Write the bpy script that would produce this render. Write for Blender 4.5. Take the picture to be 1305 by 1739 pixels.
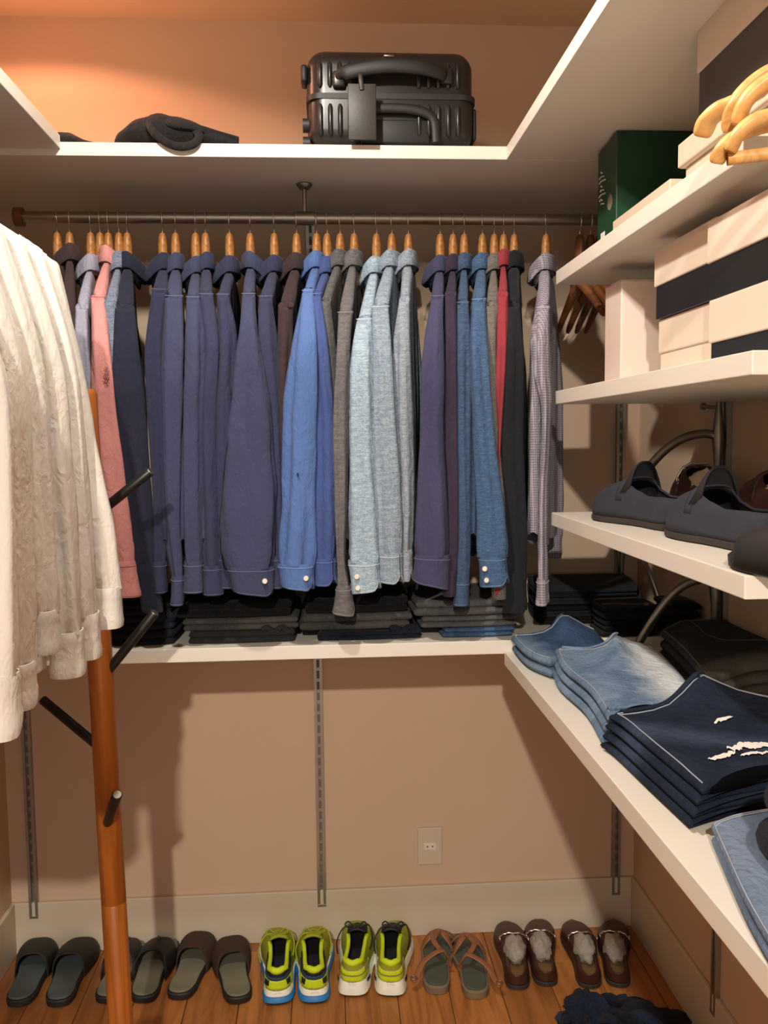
import bpy, bmesh, math, random
from mathutils import Vector, Matrix, noise
random.seed(7)
PI = math.pi
S = bpy.context.scene
for o in list(bpy.data.objects): bpy.data.objects.remove(o)
COL = S.collection
# ------------------------------------------------------------------ camera
EYE = Vector((0.0, 0.0, 1.4636)); FPX = 1503.99
CR = Vector((0.997848412631495, -0.0646688059890575, -0.010793096902882446))   # camera right
CD = Vector((-0.01609959343875559, -0.08210608240123174, -0.9964935495645865)) # camera down
CF = Vector((0.06355586912246695, 0.9945232711026283, -0.08297056547605344))   # camera forward
cam = bpy.data.cameras.new('camera'); cam.sensor_fit = 'HORIZONTAL'; cam.sensor_width = 36.0
cam.lens = FPX / 1305 * 36.0; cam.clip_start = 0.02
camo = bpy.data.objects.new('camera', cam); COL.objects.link(camo)
camo.matrix_world = Matrix(((CR.x, -CD.x, -CF.x, EYE.x), (CR.y, -CD.y, -CF.y, EYE.y), (CR.z, -CD.z, -CF.z, EYE.z), (0, 0, 0, 1)))
S.camera = camo
# ------------------------------------------------------------------ colour management, world, lights
S.view_settings.view_transform = 'Standard'; S.view_settings.look = 'None'
S.view_settings.gamma = 1.0; S.view_settings.use_curve_mapping = False
S.view_settings.exposure = 0.55
w = bpy.data.worlds.new('world'); S.world = w; w.use_nodes = True
w.node_tree.nodes['Background'].inputs[0].default_value = (1.0, 0.96, 0.88, 1)
w.node_tree.nodes['Background'].inputs[1].default_value = 1.0
def lamp(name, kind, loc, energy, color, radius=0.05, target=None, size=None, blend=0.3, sx=1, sy=1):
    d = bpy.data.lights.new(name, kind); d.energy = energy; d.color = color
    if kind == 'SPOT': d.spot_size = math.radians(size); d.spot_blend = blend
    if kind == 'AREA': d.shape = 'RECTANGLE'; d.size = sx; d.size_y = sy
    else: d.shadow_soft_size = radius
    o = bpy.data.objects.new(name, d); COL.objects.link(o); o.location = loc
    if target is not None:
        o.rotation_euler = (Vector(target) - Vector(loc)).to_track_quat('-Z', 'Y').to_euler()
    return o
lamp('downlight_closet', 'SPOT', (-0.22, 1.16, 2.56), 48, (1.0, 0.92, 0.81), 0.03, (-0.20, 1.35, 0.0), 158, 0.35)
lamp('downlight_behind', 'SPOT', (-0.25, -1.45, 2.50), 195, (1.0, 0.90, 0.77), 0.035, (-0.1, 2.2, 0.9), 75, 0.5)
lamp('downlight_corner', 'SPOT', (-0.74, 2.12, 2.57), 11, (1.0, 0.45, 0.27), 0.05, (-0.72, 2.14, 0.0), 150, 0.08)
# ------------------------------------------------------------------ pixel helpers: a pixel of the photograph to a point on a real plane
def ray(px, py):
    return CR * ((px - 652.5) / FPX) + CD * ((py - 869.5) / FPX) + CF
def AY(px, py, y): r = ray(px, py); return EYE + r * (y / r.y)
def AX(px, py, x): r = ray(px, py); return EYE + r * (x / r.x)
def AZ(px, py, z): r = ray(px, py); return EYE + r * ((z - EYE.z) / r.z)
# ------------------------------------------------------------------ mesh helpers
def lerp(a, b, t): return a + (b - a) * t
def smooth(t): t = max(0.0, min(1.0, t)); return t * t * (3 - 2 * t)
def interp(tab, x):
    if x <= tab[0][0]: return tab[0][1]
    for (x0, y0), (x1, y1) in zip(tab, tab[1:]):
        if x <= x1: return lerp(y0, y1, smooth((x - x0) / (x1 - x0)) * 0.5 + (x - x0) / (x1 - x0) * 0.5)
    return tab[-1][1]
def catmull(P, n):
    out = []; m = len(P)
    for i in range(m - 1):
        p0, p1, p2, p3 = P[max(i - 1, 0)], P[i], P[i + 1], P[min(i + 2, m - 1)]
        for k in range(n):
            t = k / n
            out.append(0.5 * ((2 * p1) + (p2 - p0) * t + (2 * p0 - 5 * p1 + 4 * p2 - p3) * t * t + (3 * p1 - p0 - 3 * p2 + p3) * t ** 3))
    out.append(P[-1]); return out
class MB:
    def __init__(s): s.v = []; s.f = []
    def add(s, vs, fs):
        b = len(s.v); s.v += [tuple(p) for p in vs]; s.f += [tuple(b + i for i in f) for f in fs]; return b
    def grid(s, rows, ci=False, cj=False, flip=False):
        n, m = len(rows), len(rows[0]); b = len(s.v)
        for r in rows: s.v += [tuple(p) for p in r]
        for i in range(n if ci else n - 1):
            for j in range(m if cj else m - 1):
                a, bb, c, d = i * m + j, i * m + (j + 1) % m, ((i + 1) % n) * m + (j + 1) % m, ((i + 1) % n) * m + j
                f = (b + a, b + bb, b + c, b + d); s.f.append(f[::-1] if flip else f)
        return b
    def cap(s, pts, flip=False):
        b = len(s.v); s.v += [tuple(p) for p in pts]; f = tuple(range(b, b + len(pts))); s.f.append(f[::-1] if flip else f)
    def box(s, x0, x1, y0, y1, z0, z1):
        v = [(x0, y0, z0), (x1, y0, z0), (x1, y1, z0), (x0, y1, z0), (x0, y0, z1), (x1, y0, z1), (x1, y1, z1), (x0, y1, z1)]
        s.add(v, [(3, 2, 1, 0), (4, 5, 6, 7), (0, 1, 5, 4), (1, 2, 6, 5), (2, 3, 7, 6), (3, 0, 4, 7)])
    def tube(s, path, r, n=8, closed=False, caps=True, flat=1.0, up=None):
        path = [Vector(p) for p in path]; m = len(path); rows = []; prev = None
        for i, p in enumerate(path):
            a = path[(i - 1) % m] if (i > 0 or closed) else p; b = path[(i + 1) % m] if (i < m - 1 or closed) else p
            t = (b - a); t = t.normalized() if t.length > 1e-9 else Vector((0, 0, 1))
            if up is not None: u = Vector(up)
            elif prev is not None: u = prev
            else: u = Vector((0, 0, 1)) if abs(t.z) < 0.9 else Vector((1, 0, 0))
            u = u - t * u.dot(t)
            if u.length < 1e-6: u = t.orthogonal()
            u.normalize(); prev = u; q = t.cross(u)
            rr = r[i] if isinstance(r, (list, tuple)) else r
            rows.append([p + (u * math.cos(2 * PI * k / n) * flat + q * math.sin(2 * PI * k / n)) * rr for k in range(n)])
        s.grid(rows, ci=closed, cj=True)
        if caps and not closed: s.cap(rows[0], True); s.cap(rows[-1])
    def cyl(s, a, b, r, n=14, r2=None): s.tube([a, b], [r, r if r2 is None else r2], n)
    def lathe(s, prof, n=18, c=(0, 0, 0)):
        s.grid([[(c[0] + r * math.cos(2 * PI * k / n), c[1] + r * math.sin(2 * PI * k / n), c[2] + z) for k in range(n)] for r, z in prof], cj=True)
    def build(s, name, mat, parent=None, smooth=True, bevel=0, seg=2, origin=None, weld=False, subsurf=0, solid=0, ang=None):
        o0 = Vector(origin) if origin is not None else Vector((0, 0, 0))
        me = bpy.data.meshes.new(name); me.from_pydata([(p[0] - o0.x, p[1] - o0.y, p[2] - o0.z) for p in s.v], [], s.f)
        bm = bmesh.new(); bm.from_mesh(me)
        if weld: bmesh.ops.remove_doubles(bm, verts=bm.verts, dist=1e-5)
        bmesh.ops.recalc_face_normals(bm, faces=bm.faces)
        bm.to_mesh(me); bm.free()
        if smooth: me.shade_smooth()
        if ang is not None: me.set_sharp_from_angle(angle=math.radians(ang))
        me.materials.append(mat)
        o = bpy.data.objects.new(name, me); COL.objects.link(o)
        if parent is not None: o.parent = parent
        elif origin is not None: o.location = o0
        if solid:
            m = o.modifiers.new('solidify', 'SOLIDIFY'); m.thickness = solid; m.offset = 0
        if bevel:
            m = o.modifiers.new('bevel', 'BEVEL'); m.width = bevel; m.segments = seg; m.limit_method = 'ANGLE'; m.angle_limit = math.radians(40)
        if subsurf:
            m = o.modifiers.new('subsurf', 'SUBSURF'); m.levels = subsurf; m.render_levels = subsurf
        return o
def tag(o, label=None, cat=None, group=None, kind=None):
    if label: o['label'] = label
    if cat: o['category'] = cat
    if group: o['group'] = group
    if kind: o['kind'] = kind
    return o
def empty(name, loc, rz=0.0, label=None, cat=None, group=None):
    o = bpy.data.objects.new(name, None); COL.objects.link(o); o.location = loc; o.rotation_euler = (0, 0, rz)
    o.empty_display_size = 0.05
    return tag(o, label, cat, group)
def copy_tree(o, parent=None):
    c = o.copy(); COL.objects.link(c)
    if parent is not None: c.parent = parent
    for ch in [x for x in bpy.data.objects if x.parent == o]: copy_tree(ch, c)
    return c
KIDS = {}
# ------------------------------------------------------------------ materials
def lin(c):
    out = []
    for x in c:
        x /= 255.0; out.append(x / 12.92 if x <= 0.04045 else ((x + 0.055) / 1.055) ** 2.4)
    return tuple(out) + (1.0,)
class NT:
    def __init__(s, name, rough=0.5, metal=0.0, spec=0.5):
        s.m = bpy.data.materials.new(name); s.m.use_nodes = True; s.t = s.m.node_tree; s.n = s.t.nodes; s.l = s.t.links
        s.b = s.n['Principled BSDF']; s.b.inputs['Roughness'].default_value = rough; s.b.inputs['Metallic'].default_value = metal
        s.b.inputs['Specular IOR Level'].default_value = spec; s.tc = None
    def coords(s, scale=(1, 1, 1), kind='Object', rot=(0, 0, 0)):
        if s.tc is None: s.tc = s.n.new('ShaderNodeTexCoord')
        mp = s.n.new('ShaderNodeMapping'); mp.inputs['Scale'].default_value = scale; mp.inputs['Rotation'].default_value = rot
        s.l.new(s.tc.outputs[kind], mp.inputs[0]); return mp.outputs[0]
    def noise(s, vec, scale, detail=3, rough=0.5, dist=0.0):
        n = s.n.new('ShaderNodeTexNoise'); n.inputs['Scale'].default_value = scale; n.inputs['Detail'].default_value = detail
        n.inputs['Roughness'].default_value = rough; n.inputs['Distortion'].default_value = dist; s.l.new(vec, n.inputs['Vector']); return n.outputs[0]
    def ramp(s, fac, stops):
        r = s.n.new('ShaderNodeValToRGB'); e = r.color_ramp.elements
        while len(e) < len(stops): e.new(0.5)
        for el, (p, c) in zip(e, stops): el.position = p; el.color = c
        s.l.new(fac, r.inputs[0]); return r.outputs[0]
    def mix(s, fac, a, b, mode='MIX'):
        m = s.n.new('ShaderNodeMix'); m.data_type = 'RGBA'; m.blend_type = mode
        for val, sock in ((fac, m.inputs[0]), (a, m.inputs[6]), (b, m.inputs[7])):
            if hasattr(val, 'links'): s.l.new(val, sock)
            else: sock.default_value = val
        return m.outputs[2]
    def color(s, c):
        if hasattr(c, 'links'): s.l.new(c, s.b.inputs['Base Color'])
        else: s.b.inputs['Base Color'].default_value = c
    def bump(s, h, strength=0.3, dist=0.002):
        b = s.n.new('ShaderNodeBump'); b.inputs['Strength'].default_value = strength; b.inputs['Distance'].default_value = dist
        s.l.new(h, b.inputs['Height']); s.l.new(b.outputs[0], s.b.inputs['Normal'])
def shade(c, k): return tuple(min(1.0, x * k) for x in c[:3]) + (1.0,)
def plain(name, rgb, rough=0.5, metal=0.0, spec=0.5, var=0.08, scale=30, bump=0.0, bscale=200):
    t = NT(name, rough, metal, spec); c = lin(rgb)
    t.color(t.ramp(t.noise(t.coords(), scale), [(0.3, shade(c, 1 - var)), (0.7, shade(c, 1 + var))]))
    if bump: t.bump(t.noise(t.coords(), bscale, 2), bump, 0.001)
    return t.m
def faded_denim(name, rgb, rgb2, p, q, width, rgb3, strength=.9):
    # a worn pale streak that runs along the thigh of one pair, from p to q in the pair's own coordinates
    t = NT(name, .92, 0, .12); c, c2, c3 = lin(rgb), lin(rgb2), lin(rgb3); v = t.coords()
    base = t.ramp(t.noise(t.coords((7, 7, 7)), 1.0, 5, .6, .8), [(.30, c), (.72, c2)])
    fine = t.noise(t.coords((320, 320, 60)), 1.0, 2); base = t.mix(t.ramp(fine, [(.42, (0, 0, 0, 1)), (.72, (.28, .28, .28, 1))]), base, c2)
    d = Vector((q[0] - p[0], q[1] - p[1], 0)).normalized(); n = Vector((-d.y, d.x, 0))
    dt = t.n.new('ShaderNodeVectorMath'); dt.operation = 'DOT_PRODUCT'; dt.inputs[1].default_value = n; t.l.new(v, dt.inputs[0])
    def math_(op, a, b):
        k = t.n.new('ShaderNodeMath'); k.operation = op
        for i, x in enumerate((a, b)):
            if hasattr(x, 'links'): t.l.new(x, k.inputs[i])
            else: k.inputs[i].default_value = x
        return k.outputs[0]
    dist = math_('ABSOLUTE', math_('SUBTRACT', dt.outputs['Value'], n.x * p[0] + n.y * p[1]), 0.0)
    dist = math_('ADD', math_('DIVIDE', dist, width), math_('MULTIPLY', math_('SUBTRACT', t.noise(t.coords((14, 14, 14)), 1.0, 4, .6, .6), .5), 1.1))
    base = t.mix(t.ramp(dist, [(.15, (strength, strength, strength, 1)), (1.0, (0, 0, 0, 1))]), base, c3)
    t.color(base); t.bump(t.mix(.4, t.noise(t.coords((16, 16, 8)), 1.0, 4, .6, .8), t.noise(t.coords((80, 80, 60)), 1.0, 3)), .9, .012); return t.m
def cloth(name, rgb, var=0.12, weave=None, rgb2=None, wr=0.35, rough=0.92, trans=0.0):
    t = NT(name, rough, 0, 0.12); c = lin(rgb)
    base = t.ramp(t.noise(t.coords((1, 1, 0.6)), 9, 4), [(0.25, shade(c, 1 - var)), (0.75, shade(c, 1 + var))])
    if weave == 'chambray':
        c2 = lin(rgb2); v = t.noise(t.coords((150, 150, 1500)), 1.0, 2, 0.6); h = t.noise(t.coords((1200, 1200, 90)), 1.0, 2, 0.6)
        big = t.noise(t.coords((45, 45, 260)), 1.0, 3, 0.6)
        base = t.mix(t.ramp(v, [(0.42, (0, 0, 0, 1)), (0.62, (1, 1, 1, 1))]), base, c2)
        base = t.mix(t.ramp(h, [(0.45, (0, 0, 0, 1)), (0.66, (.8, .8, .8, 1))]), base, c2)
        base = t.mix(t.ramp(big, [(0.40, (0, 0, 0, 1)), (0.60, (.45, .45, .45, 1))]), base, shade(c, 0.7))
    if weave == 'check':
        c2 = lin(rgb2)
        for sc, rt in (((1, 1, 170), 'Z'), ((230, 230, 1), 'DIAGONAL')):
            wv = t.n.new('ShaderNodeTexWave'); wv.bands_direction = rt; wv.inputs['Scale'].default_value = 0.32
            t.l.new(t.coords(sc), wv.inputs['Vector'])
            base = t.mix(t.ramp(wv.outputs[1], [(0.55, (0, 0, 0, 1)), (0.85, (.55, .55, .55, 1))]), base, c2)
    if weave == 'denim':
        c2 = lin(rgb2); big = t.noise(t.coords((5, 5, 5)), 1.0, 4, 0.55, 0.6); fine = t.noise(t.coords((300, 300, 60)), 1.0, 2)
        base = t.mix(t.ramp(big, [(0.44, (0, 0, 0, 1)), (0.68, (.85, .85, .85, 1))]), base, c2)
        base = t.mix(t.ramp(fine, [(0.45, (0, 0, 0, 1)), (0.7, (.30, .30, .30, 1))]), base, c2)
    t.color(base)
    h1 = t.mix(.35, t.noise(t.coords((18, 18, 6)), 1.0, 4, 0.6, 0.8), t.noise(t.coords((70, 70, 34)), 1.0, 3, 0.6, 1.0))
    t.bump(h1, min(1.0, wr * 1.9), 0.014)
    t.b.inputs['Sheen Weight'].default_value = 0.04; t.b.inputs['Sheen Roughness'].default_value = 0.6
    if trans:
        tr = t.n.new('ShaderNodeBsdfTranslucent'); tr.inputs[0].default_value = c
        mx = t.n.new('ShaderNodeMixShader'); mx.inputs[0].default_value = trans
        t.l.new(t.b.outputs[0], mx.inputs[1]); t.l.new(tr.outputs[0], mx.inputs[2])
        t.l.new(mx.outputs[0], t.n['Material Output'].inputs[0])
    return t.m
def wood(name, rgb, rgb2, axis='Z', rough=0.4, scale=1.0, rnd=False):
    t = NT(name, rough, 0, 0.4); sc = {'Z': (30, 30, 2.2), 'Y': (30, 2.0, 30), 'X': (2.2, 30, 30)}[axis]
    vec = t.coords(tuple(x * scale for x in sc))
    if rnd:
        oi = t.n.new('ShaderNodeObjectInfo'); ad = t.n.new('ShaderNodeVectorMath'); ad.operation = 'ADD'
        ml = t.n.new('ShaderNodeVectorMath'); ml.operation = 'SCALE'; ml.inputs[3].default_value = 40.0
        cx = t.n.new('ShaderNodeCombineXYZ'); t.l.new(oi.outputs['Random'], cx.inputs[0]); t.l.new(oi.outputs['Random'], cx.inputs[2])
        t.l.new(cx.outputs[0], ml.inputs[0]); t.l.new(vec, ad.inputs[0]); t.l.new(ml.outputs[0], ad.inputs[1]); vec = ad.outputs[0]
    g = t.noise(vec, 1.0, 5, 0.6, 1.2)
    col = t.ramp(g, [(0.28, lin(rgb2)), (0.55, lin(rgb)), (0.8, shade(lin(rgb), 1.15))])
    if rnd:
        k = t.ramp(oi.outputs['Random'], [(0, (.72, .70, .68, 1)), (1, (1.1, 1.08, 1.05, 1))]); col = t.mix(1.0, col, k, 'MULTIPLY')
    t.color(col); t.bump(g, 0.08, 0.001); return t.m
def painted(name, rgb, rough=0.75, bump=0.05):
    t = NT(name, rough, 0, 0.25); c = lin(rgb)
    t.color(t.ramp(t.noise(t.coords(), 1.6, 3), [(0.3, shade(c, 0.97)), (0.7, shade(c, 1.03))]))
    t.bump(t.noise(t.coords(), 120, 3), bump, 0.001); return t.m
M = {}
M['wall'] = painted('wall_paint', (206, 181, 155)); M['ceiling'] = painted('ceiling_paint', (222, 190, 158))
M['base'] = painted('baseboard_paint', (206, 192, 170), 0.45, 0.0)
M['lam'] = painted('shelf_laminate', (224, 218, 206), 0.38, 0.01)
M['floor'] = wood('floor_wood', (176, 116, 62), (132, 80, 38), 'Y', 0.42, 1.0, True)
M['floor_gap'] = plain('floor_joint', (52, 30, 16), 0.8)
M['hanger'] = wood('hanger_wood', (180, 126, 70), (132, 84, 40), 'Y', 0.4, 1.5)
M['hanger_light'] = wood('hanger_light_wood', (222, 172, 104), (190, 132, 68), 'Y', 0.38, 1.5)
M['hanger_dark'] = wood('hanger_dark_wood', (120, 74, 40), (84, 50, 26), 'Y', 0.45, 1.5)
M['pole'] = wood('rack_wood', (168, 96, 36), (124, 64, 20), 'Z', 0.35)
M['black_metal'] = plain('black_peg_paint', (24, 24, 25), 0.35)
M['steel'] = plain('brushed_steel', (150, 142, 130), 0.42, 1.0, var=0.05)
M['chrome'] = plain('hook_chrome', (205, 200, 194), 0.2, 1.0, var=0.02)
M['alu'] = plain('aluminium_rail', (168, 162, 150), 0.38, 0.85, var=0.04)
M['slot'] = plain('slot_shadow_paint', (112, 106, 94), 0.7)
M['card_thread'] = plain('dark_mark_thread', (30, 40, 80), .9); M['button'] = plain('button_pearl', (236, 230, 220), 0.3)
M['thread'] = plain('stitch_thread', (150, 150, 158), 0.9)
# ------------------------------------------------------------------ the room
XL, XR, YB, ZC, YF = -0.921, 0.897, 2.50, 2.587, -2.4
def slab(name, b, mat, parent=None, bevel=0, kind=None, smooth=False):
    m = MB(); m.box(*b); o = m.build(name, mat, parent, smooth=smooth, bevel=bevel)
    if kind: o['kind'] = kind
    return o
slab('wall_back', (XL - .1, XR + .1, YB, YB + .1, -.05, ZC), M['wall'], kind='structure')
slab('wall_left', (XL - .1, XL, YF, YB, -.05, ZC), M['wall'], kind='structure')
slab('wall_right', (XR, XR + .1, YF, YB, -.05, ZC), M['wall'], kind='structure')
slab('ceiling', (XL - .1, XR + .1, YF, YB + .1, ZC, ZC + .1), M['ceiling'], kind='structure')
slab('wall_front', (XL, XR, -.64, -.54, 2.37, ZC), M['wall'], kind='structure')   # the head of the doorway behind the photographer
slab('baseboard_back', (XL, XR, YB - .012, YB, 0.0, .152), M['base'], bevel=.003, kind='structure')
slab('baseboard_left', (XL, XL + .012, YF, YB - .012, 0.0, .152), M['base'], bevel=.003, kind='structure')
slab('baseboard_right', (XR - .012, XR, YF, YB - .012, 0.0, .152), M['base'], bevel=.003, kind='structure')
fl = slab('floor', (XL - .1, XR + .1, YF, YB + .1, -.06, -.012), M['floor_gap'], kind='structure')
pw = .138; x = XL - .02; i = 0
while x < XR + .02:
    y = YF + (i * .53) % 1.1 - 1.1
    while y < YB:
        y0, y1 = max(y, YF), min(y + 1.1, YB)
        if y1 - y0 > .02:
            slab('plank', (max(x, XL) + .0008, min(x + pw, XR) - .0008, y0 + .0008, y1 - .0008, -.012, 0.0), M['floor'], fl, bevel=.0012)
        y += 1.1
    x += pw; i += 1
# ------------------------------------------------------------------ shelves, uprights, brackets, rails
ZT, ZL, ZR = 2.082, .989, .963          # underside of the top shelves, top of the lower back and lower right shelves
def shelf(name, b, label): return tag(slab(name, b, M['lam'], bevel=.0015), label, 'shelf')
shelf('shelf', (XL, XR, 2.018, YB, ZT, ZT + .029), 'long white top shelf across the back wall, under the suitcase')
shelf('shelf', (.4125, XR, -.2, 2.018, ZT, ZT + .029), 'wide white top shelf along the right wall, above the green box')
shelf('shelf', (XL, -.565, -.2, 2.018, ZT + .014, ZT + .043), 'white top shelf along the left wall, above the white shirts')
shelf('shelf', (XL, XR, 2.018, YB, ZL - .032, ZL), 'white lower back shelf carrying dark jeans below the hanging shirts')
shelf('shelf', (.408, XR, .30, 2.018, ZR - .032, ZR), 'deep white lower right shelf carrying the blue folded jeans')
Z1, Z2, Z3 = 1.833, 1.566, 1.290
shelf('shelf', (.521, XR, 1.10, 1.998, Z1 - .030, Z1), 'white right wall shelf carrying the green shoe box')
shelf('shelf', (.521, XR, 1.062, 1.998, Z2 - .030, Z2), 'white right wall shelf carrying the stacked black and white boxes')
shelf('shelf', (.512, XR, 1.050, 1.998, Z3 - .030, Z3), 'white right wall shelf carrying the navy suede loafers')
def upright(x, y, z0, z1, nx, ny, label):
    r = empty('wall_upright', (x, y, z0), 0, label, 'rail', 'slotted shelf uprights')
    tx, ty = -ny, nx
    def bx(mb, a0, a1, d0, d1, q0, q1):
        p = (x + tx * a0 + nx * d0, x + tx * a1 + nx * d1); q = (y + ty * a0 + ny * d0, y + ty * a1 + ny * d1)
        mb.box(min(p), max(p), min(q), max(q), q0, q1)
    m = MB(); bx(m, -.0125, .0125, 0, .003, z0, z1)
    for s in (-1, 1): bx(m, s * .0085 - .004, s * .0085 + .004, .003, .013, z0, z1)
    m.build('channel', M['alu'], r, smooth=False, origin=(x, y, z0))
    m = MB(); z = z0 + .03
    while z < z1 - .04:
        bx(m, -.0035, .0035, .003, .0042, z, z + .022); z += .032
    tag(m.build('slots', M['slot'], r, smooth=False, origin=(x, y, z0)), kind='stuff')
    m = MB(); bx(m, -.0125, .0125, 0, .014, z0 - .006, z0); m.build('end_cap', M['alu'], r, smooth=False, origin=(x, y, z0))
    return r
upright(-.857, YB, .112, ZL - .034, 0, -1, 'slotted metal upright at the far left of the back wall, below the lower shelf')
upright(-.035, YB, .110, ZT - .002, 0, -1, 'slotted metal upright in the middle of the back wall')
upright(.840, YB, .106, ZT - .002, 0, -1, 'slotted metal upright at the right end of the back wall')
upright(XR, 1.925, .112, ZT - .002, -1, 0, 'slotted metal upright on the right wall beside the curved bracket')
def bracket(x, y, zt, nx, ny, reach, label, low=.105):
    # swan-neck arm that leaves the upright above the shelf and curves down to the front of the shelf
    r = empty('shelf_bracket', (x, y, zt), 0, label, 'bracket', 'curved shelf brackets')
    P = [(.016, .165), (.03, .172), (.07, .176), (.13, .166), (.19, .138), (.25, .090), (.30, .040), (.325, .003)]
    pts = catmull([Vector((nx * d * reach / .325, ny * d * reach / .325, h)) for d, h in P], 6)
    rad = [.010 if k > 8 else lerp(.021, .010, k / 8) for k in range(len(pts))]
    m = MB(); m.tube(pts, rad, 10, flat=.55, up=(-ny, nx, 0)); m.build('curved_arm', M['steel'], r)
    m = MB(); m.tube([(nx * .014, ny * .014, h) for h in (.05, .12, .165, .21, .25)], [.006, .009, .014, .010, .005], 10); m.build('wall_clip', M['steel'], r)
    m = MB(); m.tube([(nx * .012, ny * .012, .232), (nx * .045, ny * .045, .236)], .004, 8); m.tube([(nx * .045, ny * .045, .236), (nx * .054, ny * .054, .237)], .0075, 10); m.build('retaining_knob', M['steel'], r)
bracket(XR - .013, 1.925, Z3, -1, 0, .235, 'curved metal bracket above the navy loafers, left of the right wall upright')
bracket(XR - .013, 1.925, ZR, -1, 0, .20, 'curved metal bracket rising behind the jeans on the lower right shelf')
bracket(.840, YB - .013, ZL, 0, -1, .34, 'curved metal bracket on the back wall behind the dark jeans in the corner')
RY, RZ, RR = 2.22, 2.0, .0135
r = empty('hanging_rail', (-.70, RY, RZ), 0, 'long steel hanging rail under the back top shelf, carrying the blue shirts', 'rail')
m = MB(); m.cyl((-.72, RY, RZ), (XR, RY, RZ), RR, 20); m.build('rod', M['steel'], r, origin=r.location)
m2 = MB(); m2.cyl((-.735, RY, RZ), (-.715, RY, RZ), .022, 16); m2.build('end_bracket', M['hanger_dark'], r, origin=r.location)
m = MB(); m.cyl((-.044, RY, RZ + .012), (-.044, RY, ZT), .005, 10); m.lathe([(0, -.014), (.012, -.013), (.019, -.004), (.020, 0), (0, 0)], 16, (-.044, RY, ZT)); m.build('ceiling_support', M['steel'], r, origin=r.location)
m = MB(); m.cyl((-.066, RY, RZ), (-.022, RY, RZ), RR + .003, 20); m.build('joint_sleeve', M['steel'], r, origin=r.location)
LX = -.674; LZ = 2.0
r = empty('hanging_rail', (LX, .4, LZ), 0, 'steel hanging rail along the left wall inside the row of white shirts', 'rail')
m = MB(); m.cyl((LX, .35, LZ), (LX, 1.60, LZ), RR, 20); m.build('rod', M['steel'], r, origin=r.location)
for yy in (.5, 1.585):
    m = MB(); m.cyl((LX, yy, LZ), (LX, yy, ZT + .014), .005, 10); m.build('ceiling_support', M['steel'], r, origin=r.location)
# ------------------------------------------------------------------ wall outlet
p = AY(730, 1435, YB)
r = empty('wall_outlet', (p.x, YB, p.z), 0, 'cream wall outlet plate with two holes, low on the back wall', 'outlet')
m = MB(); m.box(-.036, .036, -.009, 0, -.056, .056); m.build('cover_plate', M['base'], r, smooth=False, bevel=.003, seg=3)
m = MB(); m.box(-.018, .018, -.0115, -.009, -.010, .011); m.build('socket_insert', M['lam'], r, smooth=False, bevel=.002)
for s in (-1, 1):
    m = MB(); m.tube([(s * .0075, -.0121, .0005), (s * .0075, -.0112, .0005)], .0028, 10); m.build('hole', M['slot'], r)
# ------------------------------------------------------------------ hangers (root at the centre of the rail, arms along local y)
def hanger_meshes():
    wood_m = MB()
    prof = []                                             # (y, z) centre line of the arms, half height, half thickness
    for k in range(-16, 17):
        u = k / 16; a = abs(u); y = .172 * u
        z = -.150 - .104 * a ** 1.1; hh = lerp(.014, .008, a) * (1 if a < .95 else .75); ht = lerp(.0110, .0065, a) * (1 if a < .95 else .8)
        prof.append((y, z, hh, ht))
    rows = []
    for y, z, hh, ht in prof:
        rows.append([(ht * math.copysign(abs(math.cos(q)) ** .6, math.cos(q)), y, z + hh * math.copysign(abs(math.sin(q)) ** .6, math.sin(q))) for q in [2 * PI * j / 12 for j in range(12)]])
    wood_m.grid(rows, cj=True); wood_m.cap(rows[0], True); wood_m.cap(rows[-1])
    nk = [(.0125, -.150), (.0130, -.100), (.0128, -.070), (.0120, -.058), (.0105, -.047), (.008, -.039), (.004, -.036), (.0, -.0355)]
    wood_m.grid([[(r_ * .90 * math.cos(2 * PI * j / 14), r_ * 1.5 * math.sin(2 * PI * j / 14), z) for j in range(14)] for r_, z in nk], cj=True)
    hook = MB(); R_ = RR + .0017; P = [(0, 0, -.040), (0, 0, -.026)]
    P += [(0, -.006, -.021), (0, -.0125, -.012)]
    for k in range(9): q = PI + .3 - (PI + .5) * k / 8; P.append((0, R_ * math.cos(q), R_ * math.sin(q)))
    hook.tube(P, .0017, 7)
    return wood_m, hook
_w, _h = hanger_meshes()
HANG = {}
def hanger(loc, rz, label, kind='hanger', group='wooden hangers on the back rail'):
    if kind not in HANG:
        r = empty('coat_hanger', loc, rz); b = _w.build('hanger_body', M[kind], r); h = _h.build('hook', M['chrome'], r); HANG[kind] = (r, b, h)
    else:
        r0, b, h = HANG[kind]; r = r0.copy(); COL.objects.link(r)
        for c in (b, h): k = c.copy(); COL.objects.link(k); k.parent = r
        r.location = loc; r.rotation_euler = (0, 0, rz)
    tag(r, label, 'hanger', group); return r
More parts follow.
